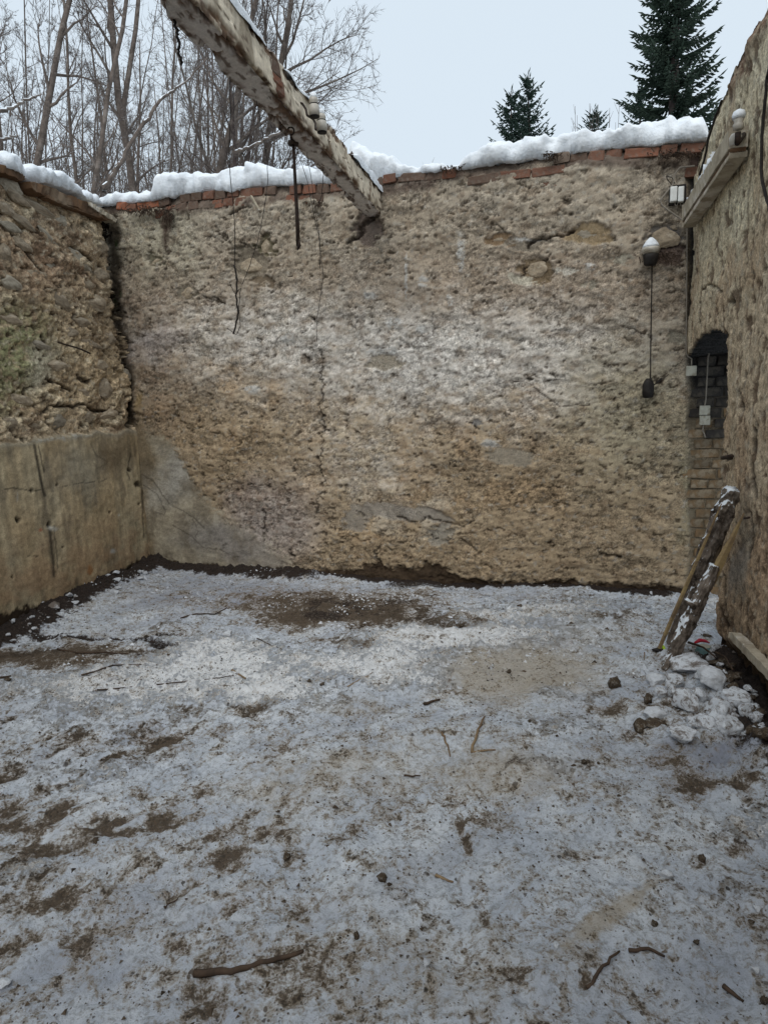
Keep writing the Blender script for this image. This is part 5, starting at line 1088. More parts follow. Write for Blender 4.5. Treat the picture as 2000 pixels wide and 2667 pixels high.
# ================================================================ RUBBLE HEAP: SNOW CHUNKS AND STONES
lumps = [angular_lump(1000+k, M['dsnow']) for k in range(6)]; wl = [angular_lump(1100+k, M['lsnow']) for k in range(3)]; dl_ = [lump_mesh(1200+k, 2, .35, M['dirt'], 'dirt_lump', flat=1) for k in range(4)]
r9 = random.Random(99)
def chunk(px, py, w_, h_, kind, label, group=None, ang=0, lift=.0, name=None, cat=None):
    p = fp(px, py+h_*.35); sc = np.linalg.norm(p-CAM)/F*(1.15 if group == 'chunks of the snow heap by the right wall' else 1)
    lib = {'d': lumps, 'w': wl, 's': dl_}[kind]; nm = name or {'d': 'snow_chunk', 'w': 'snow_chunk', 's': 'dirt_lump'}[kind]
    o = bpy.data.objects.new(nm, r9.choice(lib)); COL.objects.link(o); hz = h_*sc*.55
    o.location = (p[0], p[1], p[2]+hz*.45+lift); o.rotation_euler = (r9.uniform(-.25, .25), math.radians(ang)*.3, r9.uniform(0, 6.28) if ang == 0 else math.radians(-ang))
    o.scale = (w_*sc*.5, w_*sc*.5*(.75 if ang == 0 else .5), hz*.9); tag(o, label, cat or {'d': 'snow chunk', 'w': 'snow chunk', 's': 'clod'}[kind], group); return o
HG = 'chunks of the snow heap by the right wall'
for a in ((1705, 1767, 58, 30, 'w', 'smooth white egg-shaped snow lump left of the heap, below the foot of the short log', HG),
          (1759, 1771, 50, 38, 'd', 'grey snow chunk right beside the smooth egg-shaped lump', HG), (1800, 1750, 96, 44, 'd', 'broad pale slab of snow highest in the heap behind the log foot', HG),
          (1851, 1780, 66, 54, 'w', 'round smooth white block in the middle right of the heap', HG), (1780, 1828, 60, 56, 'd', 'long grey snow chunk lying slantwise in the heap centre', HG, 60),
          (1751, 1801, 36, 34, 'd', 'small white-grey chunk above the slanting one', HG), (1718, 1801, 34, 30, 'd', 'small chunk tucked below the egg-shaped lump', HG), (1872, 1822, 84, 50, 'd', 'large white wedge of snow near the wall side of the heap', HG),
          (1916, 1806, 62, 50, 'd', 'angular grey block closest to the right wall foot', HG), (1884, 1861, 92, 58, 'd', 'largest brown-stained frozen block at the lower right of the heap', HG), (1835, 1891, 58, 40, 'd', 'rounded speckled chunk at the front edge of the heap', HG),
          (1780, 1910, 62, 36, 'd', 'flat grey chunk lying foremost left of the speckled one', HG), (1702, 1855, 54, 30, 'w', 'low white snow patch lump on the left front of the heap', HG), (1943, 1836, 32, 30, 'd', 'small grey chunk between the large block and the wall', HG),
          (1968, 1853, 26, 24, 'd', 'small pale chunk rightmost of the heap', HG), (1808, 1874, 42, 30, 'd', 'small chunk squeezed behind the speckled front one', HG), (1822, 1800, 44, 36, 'd', 'middle grey chunk left of the round smooth block', HG), (1905, 1900, 40, 26, 'd', 'small snow chunk below the largest brown-stained block', HG)):
    chunk(*a)
chunk(1667, 1893, 42, 34, 's', 'brown frozen clod lying left in front of the snow heap', None, 0, 0, 'dirt_clod'); chunk(1702, 1885, 50, 22, 's', 'flat brown clod right behind the other brown clod', None, 0, 0, 'dirt_clod')
chunk(1686, 1817, 24, 28, 's', 'small upright brown clod below the egg-shaped snow lump', None, 0, 0, 'dirt_clod'); chunk(1599, 1779, 34, 30, 's', 'dark clod alone on the snow left of the heap', None, 0, 0, 'dirt_clod'); chunk(1987, 1915, 40, 34, 's', 'dark wet clod at the right frame edge below the heap', None, 0, 0, 'dirt_clod'); chunk(1957, 1891, 30, 24, 's', 'small dark clod at the right end of the heap', None, 0, 0, 'dirt_clod')
G2 = 'small rubble pieces at the foot of the right wall'
for k in range(46):
    x = r9.uniform(1850, 1990); y0_ = np.interp(x, [1850, 1900, 1990], [1715, 1735, 1880]); y = y0_+r9.uniform(-22, 60)
    chunk(x, y, r9.uniform(12, 30), r9.uniform(8, 20), r9.choice('ddss'), 'small lump of frozen rubble at the foot of the right wall', G2, 0, .01, 'rubble_lump', 'rubble')
G3 = 'small snow lumps scattered in front of the back wall'
for k in range(40):
    x = r9.uniform(1000, 1750); y = 1530+ (x-1000)*.055+abs(r9.gauss(0, 14))
    chunk(x, y, r9.uniform(8, 20), r9.uniform(6, 13), 'w' if r9.random() < .5 else 'd', 'small snow lump fallen along the foot of the back wall', G3, name='snow_lump')
for k in range(26):
    t = r9.random(); x = 20+t*360; y = 1640-(t*165)+r9.uniform(-20, 22)
    chunk(x, y, r9.uniform(8, 26), r9.uniform(5, 12), 'w', 'small snow lump on the dark soil along the left wall', 'small snow lumps on the dark soil along the left wall', name='snow_lump')
for x, y, w_, h_, lb_ in ((595, 1650, 50, 26, 'pale stone lying in the white snow left of the middle'), (182, 1945, 34, 18, 'small bright snow lump on the floor left'), (15, 2545, 50, 26, 'smooth white snow lump at the lower left frame edge'), (338, 1608, 26, 22, 'upright snow crumb between the left wall and the room middle'), (1970, 2365, 26, 24, 'round pale pebble near the right frame edge'),
                       (1966, 2528, 26, 24, 'round white snow ball low at the right frame edge'), (1112, 2506, 30, 26, 'small white snow ball at the bottom centre'), (1448, 2458, 26, 22, 'white snow crumb left of the tan stripe'), (1730, 2274, 44, 24, 'rounded icy pebble at the upper end of the tan stripe')):
    chunk(x, y, w_*.75, h_*.6, 'w', lb_, None, name='snow_lump')
for x, y, w_, h_, lb_ in ((995, 2285, 36, 40, 'dark upright clod in the middle of the foreground'), (747, 2233, 34, 28, 'dark clod left of the middle foreground'), (1379, 1876, 18, 14, 'small black clod on the snow right of the sticks'), (945, 1628, 22, 14, 'dark clod on the wet brown area near the back wall'), (1203, 1628, 26, 20, 'brown clod on the snow near the back wall middle'),
                       (806, 1780, 20, 12, 'left one of the small pair of black pebbles'), (840, 1780, 22, 14, 'right one of the small pair of black pebbles'), (1325, 1748, 26, 16, 'dark clod on the tan snow in the middle'), (1520, 1985, 26, 18, 'double dark pebble on the ice right of the middle'), (1558, 1988, 14, 12, 'single dark pebble just right of the double one'),
                       (1440, 2100, 12, 9, 'tiny black pebble in the right foreground'), (1704, 2402, 26, 24, 'dark grey pebble beside the tan stripe'), (1756, 2350, 18, 12, 'reddish-dark pebble above the dark grey one'), (1812, 2456, 20, 12, 'flat dark pebble low right'), (1955, 2400, 20, 14, 'brown pebble near the right frame edge'),
                       (1990, 2600, 30, 26, 'purplish dark stone at the lower right frame edge'), (929, 2435, 26, 34, 'dark clod above the bottom centre'), (22, 1770, 26, 10, 'flat black chip at the left frame edge'), (250, 2188, 26, 22, 'orange-tan crumb beside the dark earth patch'), (1840, 1655, 30, 12, 'flat dark stone in the doorway snow'), (1826, 2232, 34, 24, 'red-brown clump in the right foreground'), (1353, 1578, 18, 10, 'flat pebble near the back wall')):
    chunk(x, y, w_*.62, h_*.62, 's', lb_, None, name='pebble', cat='pebble')
bpy.data.objects
# fine scatter nobody could count: crumbs of dirt and of snow
def scatter(name, mat, n, sz, seed, region, thr):
    r = random.Random(seed); V_ = []; Fc = []
    base = [(1, 0, -.3), (-.5, .87, -.3), (-.5, -.87, -.3), (0.1, 0, 1)]; fc = [(0, 1, 3), (1, 2, 3), (2, 0, 3)]; k = 0; tries = 0
    while k < n and tries < n*6:
        tries += 1; x = r.uniform(*region[0]); y = r.uniform(*region[1])
        if float(fbm(np.array([x*2.]), np.array([y*2.]), 3, seed)[0]) < thr: continue
        if (np.array([x, y, 0])-LW.O)@LW.N < .02 or (np.array([x, y, 0])-BW.O)@BW.N < .02: continue
        s = sz*math.exp(r.gauss(0, .5)); z = fz(x, y); a = r.uniform(0, 6.28); st2 = r.uniform(.6, 1.8); b = len(V_)
        for (p, q, t) in base:
            xx = p*s*st2; yy = q*s; V_.append((x+xx*math.cos(a)-yy*math.sin(a), y+xx*math.sin(a)+yy*math.cos(a), z+t*s*r.uniform(.4, .9)))
        Fc += [(i+b, j+b, m+b) for i, j, m in fc]; k += 1
    return tag(link(name, np_mesh(name, V_, Fc, mat, smooth=False)), None, None, None, 'stuff')
tag(scatter('dirt_crumbs', M['dirt'], 16000, .0032, 41, ((-3, 3.1), (1.4, 6.2)), -.25), 'dark crumbs of earth and bark strewn over the trampled snow floor', 'dirt')
tag(scatter('snow_crumbs', M['dsnow'], 3500, .0065, 42, ((-3, 3.1), (3.4, 6.3)), .05), 'white snow crumbs strewn over the floor', 'snow')

# ================================================================ STICKS AND LITTER
def stick(pix, rad, label, mat='stick', name='stick', lift=.008, seed=0, amp=.004, cat='stick', group=None, end=None):
    pts = [fp(x, y, lift) for x, y in pix]
    if end: pts[-1] = fp(*end[:2])+np.array([0, 0, end[2]])
    mb = MB(); q = wobble(pts, 4, amp, seed); mb.tube(q, list(np.linspace(rad, rad*.55, len(q))), 6); return thing(name, mb, M[mat], label, cat, group, smooth=True)
stick([(508, 2545), (600, 2530), (700, 2505), (792, 2484)], .011, 'thick dark stick lying low left of the bottom centre', seed=1, lift=.004)
stick([(1227, 1962), (1245, 1905), (1262, 1872)], .007, 'upright-slanting dry stalk of the angled pair in the middle floor', 'straw', seed=2)
stick([(1227, 1962), (1290, 1957)], .006, 'lying dry stalk of the angled pair in the middle floor', 'straw', seed=3)
stick([(1151, 1910), (1162, 1940), (1172, 1972)], .006, 'short dry stalk left of the angled pair', 'straw', seed=4)
stick([(470, 1612), (510, 1605), (560, 1600), (592, 1588)], .007, 'bent dark twig on the grey ice near the back wall', seed=5)
stick([(150, 1693), (200, 1701), (280, 1704), (365, 1706)], .008, 'long thin dark twig on the left part of the floor', seed=6)
stick([(215, 1765), (260, 1752), (298, 1732), (370, 1732)], .006, 'forked thin twig below the long one on the left', seed=7)
stick([(250, 1728), (298, 1732)], .004, 'fine side twig of the forked one on the left', seed=8)
stick([(670, 1660), (700, 1680), (735, 1692)], .004, 'thin curved twig on the white snow patch', seed=9)
stick([(605, 1750), (640, 1768)], .009, 'pale stub of wood on the left middle snow', 'straw', seed=10)
stick([(905, 1790), (970, 1755)], .004, 'thin pale stalk in the middle of the floor', 'straw', seed=11)
stick([(1105, 1838), (1145, 1825)], .009, 'short brown chip of wood near the middle of the floor', seed=12)
stick([(1530, 2565), (1570, 2525), (1612, 2490)], .006, 'dark twig low right of the bottom centre', seed=13)
stick([(1640, 2478), (1690, 2475), (1730, 2486)], .006, 'dark twig right of the diagonal one', seed=14)
stick([(430, 2372), (465, 2340)], .003, 'tiny twig left of the middle foreground', seed=15)
stick([(1135, 2282), (1180, 2302)], .006, 'straw-coloured splinter in the centre foreground', 'straw', seed=16)
stick([(1052, 2029), (1095, 2026)], .005, 'small dark chip near the centre of the floor', seed=17)
stick([(1885, 2578), (1935, 2612)], .007, 'crooked black twig in the lower right corner', seed=18)
stick([(1860, 1725), (1885, 1750), (1905, 1775)], .007, 'black root curving over the snow heap', seed=19, lift=.07)
stick([(1790, 1700), (1830, 1720), (1860, 1738)], .008, 'dark branch lying behind the snow heap', seed=20, lift=.05)
stick([(2, 1770), (30, 1764)], .008, 'dark wood chip at the left frame edge', seed=21)
stick([(1675, 1702), (1678, 1722)], .004, 'thin straw standing in the snow by the log foot', 'straw', seed=22, lift=.02)
stick([(250, 1790), (330, 1785), (420, 1782), (540, 1772), (610, 1768)], .005, 'long half-buried twig across the left middle snow', seed=23, lift=.001)
# black and yellow-green object by the log foot
p = fp(1712, 1698); root = empty('discarded_tool', p, 'black wedge-shaped scrap with a yellow-green band lying by the foot of the logs', 'scrap')
mb = MB(); mb.tube([V3(p)+Vector((-.035, 0, .022)), V3(p)+Vector((.0, 0, .02)), V3(p)+Vector((.03, 0, .014))], [.008, .022, .026], 8, flat=.7); mb.build('black_body', M['black'], root, True)
mb = MB(); mb.tube([V3(p)+Vector((.024, -.005, .028)), V3(p)+Vector((.036, -.005, .03))], [.026, .027], 10, flat=.8); mb.build('green_band', M['green'], root, True)
p = fp(1828, 1712, .03); root = empty('crushed_can', p, 'crushed blue-green tin lying behind the snow heap near the right wall', 'tin')
mb = MB(); mb.lathe(p, [(.036, -.03), (.042, -.025), (.04, .0), (.043, .02), (.038, .035)], 14); mb.v = [(x+.3*(z-p[2]), y*1, z) for x, y, z in mb.v]; mb.build('body', M['teal'], root, True)
mb = MB(); mb.lathe(p+np.array([.011, 0, .036]), [(.03, -.002), (.036, .001), (.030, .003)], 14); mb.build('rim', M['ppl'], root, True)
p = fp(1828, 1683, .03); mb = MB(); mb.tube([V3(p)+Vector((-.05, 0, 0)), V3(p)+Vector((-.015, 0, .016)), V3(p)+Vector((.02, .01, .006)), V3(p)+Vector((.045, 0, -.004))], [.010, .019, .017, .007], 8, flat=.6)
thing('red_rag', mb, M['red'], 'small crumpled red scrap on the snow behind the blue-green tin', 'scrap', smooth=True)

# moss in the corner gap
def moss(px, py, label, w_, h_, seed):
    r = random.Random(seed); mb = MB(); u, v = LW.uv(px, py) if px < 300 else BW.uv(px, py); pl = LW if px < 300 else BW; c = pl.P(u, v, .02)
    for _ in range(170):
        q = c+np.array([r.gauss(0, w_), r.gauss(0, .012), r.gauss(0, h_)]); s = r.uniform(.004, .010); a = Vector((r.uniform(-1, 1), r.uniform(-1, 1), r.uniform(-1, 1))).normalized()*s; b = Vector((r.uniform(-1, 1), r.uniform(-1, 1), r.uniform(-1, 1))).normalized()*s
        mb.add([V3(q), V3(q)+a, V3(q)+b], [(0, 1, 2)])
    return thing('moss_tuft', mb, M['moss'], label, 'moss')
moss(305, 790, 'dark green moss tuft in the rotted gap of the back left corner', .018, .04, 1); moss(322, 768, 'small moss tuft just right of the corner gap', .008, .014, 2)
moss(308, 640, 'thin moss streak high in the corner gap', .008, .03, 3)
# dark root mats hanging from the wall head
def roots(plane, px, py, w_, h_, label, seed, n=60):
    r = random.Random(seed); mb = MB()
    for _ in range(n):
        x = px+r.gauss(0, w_); y = py+r.gauss(0, h_*.4); a = V3(plane.px(x, y, .03+r.uniform(0, .05))); b = V3(plane.px(x+r.gauss(0, w_*.3), y+r.uniform(.3, 1.2)*h_, .05+r.uniform(0, .05)))
        m_ = a.lerp(b, .5)+Vector((r.uniform(-.02, .02), -.02, r.uniform(-.01, .02))); mb.tube([a, m_, b], [.004, .003, .001], 4, cap=False)
    return thing('root_mat', mb, M['stick'], label, 'roots')
roots(BW, 390, 545, 30, 14, 'tangle of dry roots hanging under the left end of the brick head', 11, 110); roots(BW, 440, 560, 8, 26, 'narrow tuft of roots trailing down the plaster at the left', 12, 50)
roots(BW, 1435, 405, 14, 12, 'dry moss tuft at the brick head right of the middle', 13, 50); roots(BW, 1765, 400, 30, 14, 'dark root tangle at the right end of the brick head', 14, 110); roots(BW, 1175, 440, 14, 10, 'small tuft of dry grass on the bricks right of the beam', 15, 50); roots(BW, 830, 530, 10, 10, 'little tuft of wire and moss under the bricks near the beam', 16, 30)
roots(BW, 1730, 665, 20, 20, 'dark crumbling root patch beside the lamp fitting', 17, 60)
mb = MB(); p0 = BW.px(655, 512, .03); p1 = BW.px(677, 550, .05); mb.tube([V3(p0), V3(p1)], [.022, .020], 5, flat=.6); thing('wooden_wedge', mb, M['twood'], 'short grey wooden peg stuck slantwise under the brick head', 'peg')

# ================================================================ TREES
def axis_tree(seed, H, r0, crown_from, spread, n1, levels=3, fine=1.0, fork=False, drop=.0):
    r = random.Random(seed); tr = MB(); cr = MB(); fineb = MB()
    pts = []; x = y = 0; 
    bend = r.uniform(-.03, .03), r.uniform(-.03, .03); n = 16
    for i in range(n+1):
        t = i/n; x += bend[0]*H/n+r.gauss(0, .006)*H/3; y += bend[1]*H/n+r.gauss(0, .006)*H/3; pts.append(Vector((x, y, t*H)))
    rad = [r0*(1-t*.93)**.8*(1+.35*math.exp(-t*30)) for t in [i/n for i in range(n+1)]]
    tr.tube(pts, rad, 9)
    def at_(t):
        f = t*n; i = min(int(f), n-1); return pts[i].lerp(pts[i+1], f-i), rad[i]*(1-(f-i))+rad[i+1]*(f-i)
    def branch(p, d, L, rr, lev):
        m = 5 if lev == 1 else 4 if lev == 2 else 3; q = [p]; dd = d.copy(); 
        for k in range(m):
            dd = (dd+Vector((r.gauss(0, .16), r.gauss(0, .16), r.gauss(.09 if lev < 3 else .03, .10)-drop*(lev > 1)))).normalized(); q.append(q[-1]+dd*(L/m))
        rs = [rr*(1-k/m*.85) for k in range(m+1)]
        (cr if lev <= 1 else fineb).tube(q, rs, 5 if lev == 1 else 3, cap=False)
        if lev < levels+1:
            nb = int((9 if lev == 1 else 7 if lev == 2 else 5)*fine)
            for k in range(nb):
                t = r.uniform(.18, 1.0); f = t*m; i = min(int(f), m-1); pp = q[i].lerp(q[i+1], f-i); base = (q[i+1]-q[i]).normalized()
                side = base.cross(Vector((r.gauss(0, 1), r.gauss(0, 1), r.gauss(0, 1)))).normalized(); a = r.uniform(.45, .95)
                nd = (base*math.cos(a)+side*math.sin(a)).normalized(); branch(pp, nd, L*r.uniform(.32, .6)*(1-.35*t), max(rr*.42*(1-t*.5), .0055), lev+1)
    for k in range(n1):
        t = crown_from+(1-crown_from)*(k+r.random())/n1*.97; p, rr = at_(min(t, .985)); az = r.uniform(0, 6.28); el = r.uniform(.5, 1.05)
        L = spread*H*(1-t*.72)*r.uniform(.55, 1.15); branch(p, Vector((math.cos(az)*math.cos(el), math.sin(az)*math.cos(el), math.sin(el))), L, min(rr*.55, r0*.35), 1)
    if fork:
        p, rr = at_(.42); branch(p, Vector((.25, .1, .95)), H*.5, rr*.8, 1)
    return tr, cr, fineb
TM = []
for k, (H, r0, cf, sp, n1, fork) in enumerate(((21, .15, .22, .16, 22, False), (22, .13, .30, .13, 20, True), (20, .16, .18, .20, 24, False), (21, .075, .12, .12, 24, False), (20, .055, .10, .11, 22, True), (17, .15, .16, .34, 30, False))):
    tr, cr, fb = axis_tree(60+k*7, H, r0, cf, sp, n1, 3, 1.05 if k == 5 else .9 if k < 3 else .8, fork)
    TM.append((tr.mesh('trunk', M['tree'], True), cr.mesh('branches', M['tree'], True), fb.mesh('twigs', M['twig'], False), r0, H))
dark = [m_.copy() for m_ in (TM[0][0], TM[0][1], TM[5][0], TM[5][1])]
for m_ in dark: m_.materials[0] = M['dtree']
def plant(kind, pb, pt, width, label, group=None, spin=0.0, dist=None, dk=False, sc=None):
    tm = TM[kind]; D = dist; s = sc if sc else .7*width/F*D/(2*tm[3]*.8); s = max(s, .6)
    P1 = at(pb[0], pb[1], D); P2 = at(pt[0], pt[1], D*1.0); d = V3(P2-P1).normalized()
    g = -.15; base = V3(P1)+d*((g-P1[2])/d.z)
    root = bpy.data.objects.new('bare_tree', None); COL.objects.link(root); root.location = base; tag(root, label, 'tree', group)
    q = Vector((0, 0, 1)).rotation_difference(d); root.rotation_mode = 'QUATERNION'; root.rotation_quaternion = q @ Euler((0, 0, spin)).to_quaternion(); root.scale = (s, s, s)
    m0, m1 = tm[0], tm[1]
    if dk and kind == 0: m0, m1 = dark[0], dark[1]
    if dk and kind == 5: m0, m1 = dark[2], dark[3]
    for nm, me in (('trunk', m0), ('branches', m1), ('twigs', tm[2])):
        c = bpy.data.objects.new(nm, me); COL.objects.link(c); c.parent = root
    return root
plant(0, (92, 430), (197, 0), 27, 'thick dark tree leaning right behind the left wall snow', None, .5, 17)
plant(1, (368, 490), (325, 0), 26, 'tall straight tree right beside the snow-covered leaning branch, slightly tilting left', None, 1.1, 18)
plant(2, (382, 480), (388, 0), 15, 'slimmer straight tree standing close to the tall one at the left', None, 2.3, 21)
plant(5, (606, 440), (588, 200), 22, 'dark wide-branching tree behind the beam, left one of two dark trunks', None, .4, 17, True)
plant(0, (640, 430), (668, 240), 19, 'dark tree behind the beam leaning right, right one of two dark trunks', None, 2.9, 18, True)
plant(5, (655, 445), (735, 40), 13, 'broad spreading tree whose fine twigs reach out right of the beam', None, 1.7, 20, False)
plant(2, (322, 480), (276, 0), 14, 'slender tree leaning left between the thick leaning one and the tall straight one', None, .9, 23)
plant(3, (270, 470), (302, 230), 17, 'dark slim tree leaning right above the corner notch', None, .2, 16)
plant(1, (232, 440), (246, 0), 11, 'thin straight tree above the left wall plank', None, 4.2, 26)
plant(3, (190, 480), (168, 80), 12, 'thin tree above the middle of the left wall snow', None, 3.2, 22)
plant(2, (52, 410), (62, 0), 12, 'thin upright tree near the left frame edge', None, 5.2, 26)
plant(4, (20, 410), (-10, 0), 11, 'thin tree at the left frame edge leaning out of view', None, 3.9, 22)
plant(1, (430, 460), (445, 0), 10, 'thin straight tree seen left of the beam with its crown behind it', None, 2.2, 28)
plant(3, (470, 450), (560, 60), 9, 'thin tree leaning right behind the near half of the beam', None, .2, 26)
plant(4, (520, 450), (505, 100), 9, 'thin tree standing behind the snow bank left of the dark trunks', None, .2, 24)
plant(3, (340, 480), (410, 20), 9, 'thin tree leaning right crossing the tall straight ones', None, 2.0, 22)
plant(5, (700, 445), (770, 40), 13, 'pale wide-crowned tree just behind the broad one right of the beam', None, 3.4, 19, False, 1.0)
plant(5, (560, 445), (640, 40), 13, 'wide-crowned tree hidden mostly by the beam, its twigs showing above it', None, 5.1, 18, False, .95)
rt = random.Random(4); GB = 'thin bare trees crowding the wood behind the ruin'
for k in range(100):
    x = rt.uniform(-330, 700) if k > 8 else rt.uniform(500, 760); D = rt.uniform(24, 46); lean = rt.gauss(0, 42)
    plant(rt.choice((3, 4, 3, 4, 3, 4, 2)), (x, 440), (x+lean-.03*(x-1000), 0), 8, 'thin bare winter tree among the crowd of grey trunks behind the ruin', GB, rt.uniform(0, 6), D, sc=rt.uniform(.7, 1.1))
for k in range(5):
    D = rt.uniform(11, 16); plant(5, (rt.uniform(-700, -420), 440), (rt.uniform(-700, -420), 0), 20, 'thin bare winter tree among the crowd of grey trunks behind the ruin', GB, rt.uniform(0, 6), D+4)
# far wood as one mass
def far_wood():
    r = random.Random(77); mb = MB()
    for k in range(520):
        x = r.uniform(-520, 720); D = r.uniform(42, 75); p = at(x, 900, D); b = Vector((p[0], p[1], -.2)); H = r.uniform(13, 21); lean = Vector((r.gauss(0, .08), r.gauss(0, .08), 1)).normalized(); rr = r.uniform(.04, .10)
        q = [b, b+lean*H*.5, b+lean*H+Vector((r.gauss(0, .6), 0, 0))]; mb.tube(q, [rr, rr*.7, .015], 4, cap=False)
        for j in range(16):
            t = r.uniform(.12, .98); s = b+lean*H*t; az = r.uniform(0, 6.28); L = H*.16*(1.1-t*.6)*r.uniform(.4, 1.2); d = Vector((math.cos(az)*.75, math.sin(az)*.75, r.uniform(.3, 1))).normalized(); e = s+d*L
            mb.tube([s, s.lerp(e, .5)+Vector((0, 0, -.05)), e], [.022, .015, .006], 3, cap=False)
            for _ in range(3):
                t2 = r.uniform(.2, 1); s2q = s.lerp(e, t2); d2 = (d+Vector((r.gauss(0, .6), r.gauss(0, .6), r.gauss(.1, .5)))).normalized(); mb.tube([s2q, s2q+d2*L*.45], [.011, .005], 3, cap=False)
    tag(link('far_wood', mb.mesh('far_wood', M['twig'])), 'distant thicket of bare saplings filling the gaps between the trunks', 'wood', None, 'stuff')
far_wood()
# fallen snow-covered stems
def snowy_stem(pix, dists, rads, label, name='leaning_branch'):
    P = [at(x, y, d) for (x, y), d in zip(pix, dists)]; root = empty(name, P[0], label, 'branch'); mb = MB(); q = wobble(P, 6, .03, len(pix)); rr = list(np.interp(np.linspace(0, 1, len(q)), np.linspace(0, 1, len(rads)), rads)); mb.tube(q, rr, 6); mb.build('stem', M['tree'], root, True)
    mb = MB(); mb.tube([p+Vector((0, 0, r_*.55)) for p, r_ in zip(q, rr)], [r_*.7 for r_ in rr], 6, flat=.8); mb.build('snow_cover', M['snow'], root, True)
snowy_stem([(268, 500), (310, 430), (368, 330), (420, 262), (470, 225), (540, 150)], [13, 13, 13.5, 14, 14.5, 15], [.045, .04, .035, .03, .02, .01], 'long snow-covered stem leaning diagonally in front of the trunks at the left')
snowy_stem([(612, 396), (650, 385), (690, 362), (735, 344), (775, 336)], [14, 14, 14, 13.5, 13], [.035, .032, .028, .022, .012], 'snow-covered branch reaching right from the dark trunks under the beam')
snowy_stem([(0, 292), (35, 280), (80, 255), (110, 245)], [12, 12.5, 13, 13], [.03, .025, .02, .01], 'thin snow-covered branch coming in from the left frame edge')
snowy_stem([(0, 362), (25, 360), (48, 352)], [11, 11.3, 11.5], [.02, .02, .008], 'short snowy twig at the left frame edge above the wall')
# ---- spruces
def spruce_mesh(seed, H, W, mat, dens=1.0, tip=.02):
    r = random.Random(seed); tr = MB(); cr = MB(); tr.tube([(0, 0, 0), (0, 0, H*.5), (0, 0, H)], [H*.016, H*.009, .012], 8)
    z = H*.06
    def spindle(p, d, L, w):
        d = d.normalized(); a = d.cross(Vector((r.gauss(0, 1), r.gauss(0, 1), r.gauss(0, 1)))); a = a.normalized()*w; b = d.cross(a); m_ = p+d*L*.45
        cr.add([p, m_+a, m_-a*.5+b*.87, m_-a*.5-b*.87, p+d*L], [(0, 1, 2), (0, 2, 3), (0, 3, 1), (4, 2, 1), (4, 3, 2), (4, 1, 3)])
    while z < H-.15:
        t = z/H; R_ = W*(1-t)**.85+.10; nb = int(r.uniform(11, 16)*(1 if t < .85 else .7))
        for k in range(nb):
            az = r.uniform(0, 6.28); L = R_*r.uniform(.42, 1.2); drp = .25*(1-t)-.30*t; p = Vector((0, 0, z+r.uniform(-.1, .1)*H*.03)); d = Vector((math.cos(az), math.sin(az), -drp+r.uniform(-.08, .12))); steps = max(4, int(L/.16*dens)); q = p
            hd = Vector((math.cos(az), math.sin(az), 0)); sd_ = Vector((-math.sin(az), math.cos(az), 0)); pts = [p]
            for i in range(steps):
                f = (i+1)/steps; q = p+d*(L*f)+Vector((0, 0, .22*L*f*f)); pts.append(q)
                wdt = .26*(1-f*.55)*min(1.3, .35+L*.55)
                if f > .12:
                    for sgn in (-1, 1):
                        dd = (hd*.75+sd_*sgn*r.uniform(.6, 1.1)+Vector((0, 0, r.uniform(-.45, .05)))); spindle(q, dd, wdt*r.uniform(.8, 1.5), .022+.01*r.random())
                        if r.random() < .75: spindle(q+dd.normalized()*wdt*.5, hd*.9+sd_*sgn*.2+Vector((0, 0, r.uniform(-.7, -.1))), wdt*r.uniform(.6, 1.0), .020)
                    spindle(q, hd*.6+Vector((0, 0, r.uniform(-.9, .3))), wdt*r.uniform(.6, 1.2), .024)
            spindle(pts[-1], d+Vector((0, 0, .45)), .22, .022); cr.tube(pts[::2]+[pts[-1]], list(np.linspace(.012+L*.008, .005, len(pts[::2])+1)), 3, cap=False)
        z += H*.0125*r.uniform(.8, 1.2)+.03
    for i in range(7): spindle(Vector((0, 0, H-.5+i*.09)), Vector((r.gauss(0, .5), r.gauss(0, .5), .8)), .2, .02)
    return tr.mesh('trunk', M['dtree'], True), cr.mesh('crown', mat)
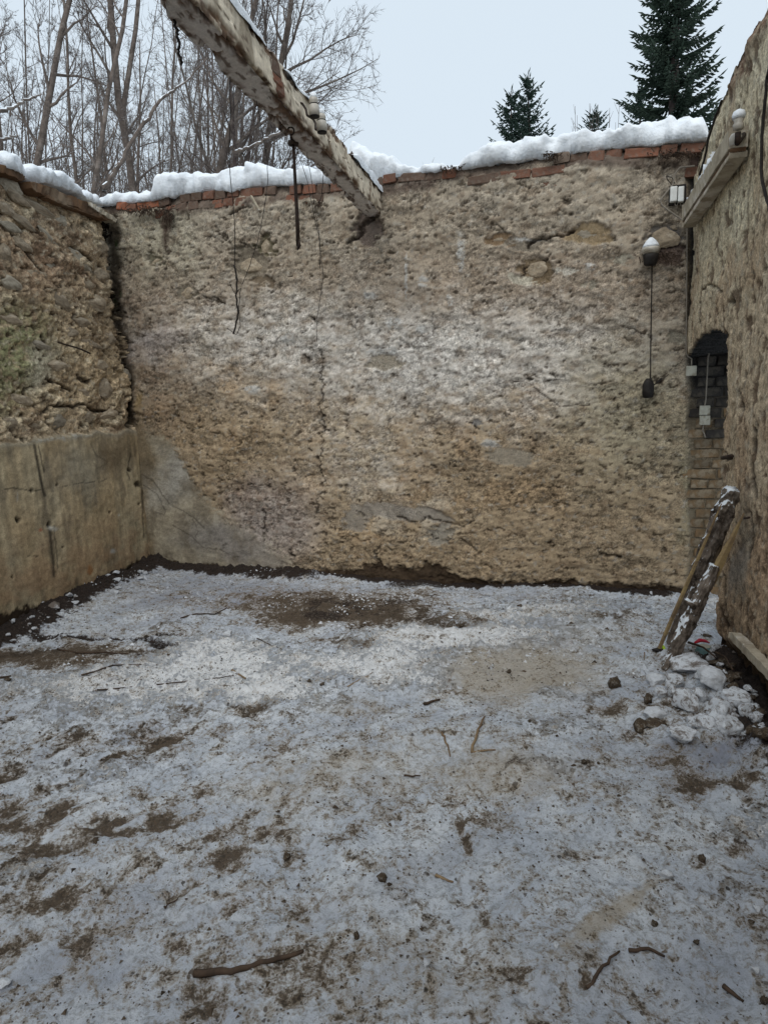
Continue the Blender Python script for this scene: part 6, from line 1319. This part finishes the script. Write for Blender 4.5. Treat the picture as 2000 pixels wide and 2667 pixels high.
def put_spruce(ms, H, tip, D, label, name='spruce_tree', spin=0):
    P = at(tip[0], tip[1], D); root = bpy.data.objects.new(name, None); COL.objects.link(root); root.location = (P[0], P[1], -.2); s = (P[2]+.2)/H; root.scale = (s, s, s); root.rotation_euler = (0, 0, spin); tag(root, label, 'tree')
    for nm, me in zip(('trunk', 'crown'), ms):
        c = bpy.data.objects.new(nm, me); COL.objects.link(c); c.parent = root
big = spruce_mesh(1, 13.0, 1.75, M['needle'], 2.3); sm1 = spruce_mesh(2, 12.0, 2.7, M['needleb'], .9); sm2 = spruce_mesh(3, 11, 2.6, M['needleb'], .9)
put_spruce(big, 13.0, (1778, -460), 15.5, 'large dense dark green spruce cut by the top frame edge at the right')
put_spruce(sm1, 12.0, (1376, 195), 26, 'taller pointed spruce of the pair over the snow bank right of the middle')
put_spruce(sm2, 11.0, (1330, 238), 26.5, 'shorter spruce of the pair, left of the taller pointed one', spin=1)
put_spruce(sm2, 11.0, (1547, 285), 30, 'small spruce tip showing just above the snow between the pair and the big one', spin=2)
put_spruce(sm1, 12.0, (1668, 225), 19, 'low spruce at the left skirt of the large dark one', spin=3.3)
def shrub(px, py, D, h_, label, seed, n=9):
    r = random.Random(seed); p = at(px, py, D); mb = MB(); b = Vector((p[0], p[1], -.2)); top = p[2]
    for k in range(n):
        x = Vector((r.gauss(0, .45), r.gauss(0, .3), 0)); q0_ = b+x*.4; q2 = b+x+Vector((0, 0, (top+.2)*r.uniform(.9, 1.03))); mid = q0_.lerp(q2, .6); mb.tube([q0_, mid, q2], [.03, .018, .006], 5, cap=False)
        for _ in range(5):
            t = r.uniform(.75, .98); s = q0_.lerp(q2, t); mb.tube([s, s+Vector((r.gauss(0, .15), r.gauss(0, .1), r.uniform(.2, .5)))], [.008, .004], 3, cap=False)
    thing('bare_shrub', mb, M['twig'], label, 'shrub', origin=(b.x, b.y, -.2))
shrub(1565, 282, 27, 1, 'cluster of bare upright shoots beside the small spruce tip', 5, 9); shrub(1512, 300, 27, 1, 'sparse bare shoots above the snow left of the small spruce tip', 6, 4); shrub(1615, 300, 27, 1, 'sparse bare shoots between the small spruce tip and the big spruce', 7, 3)
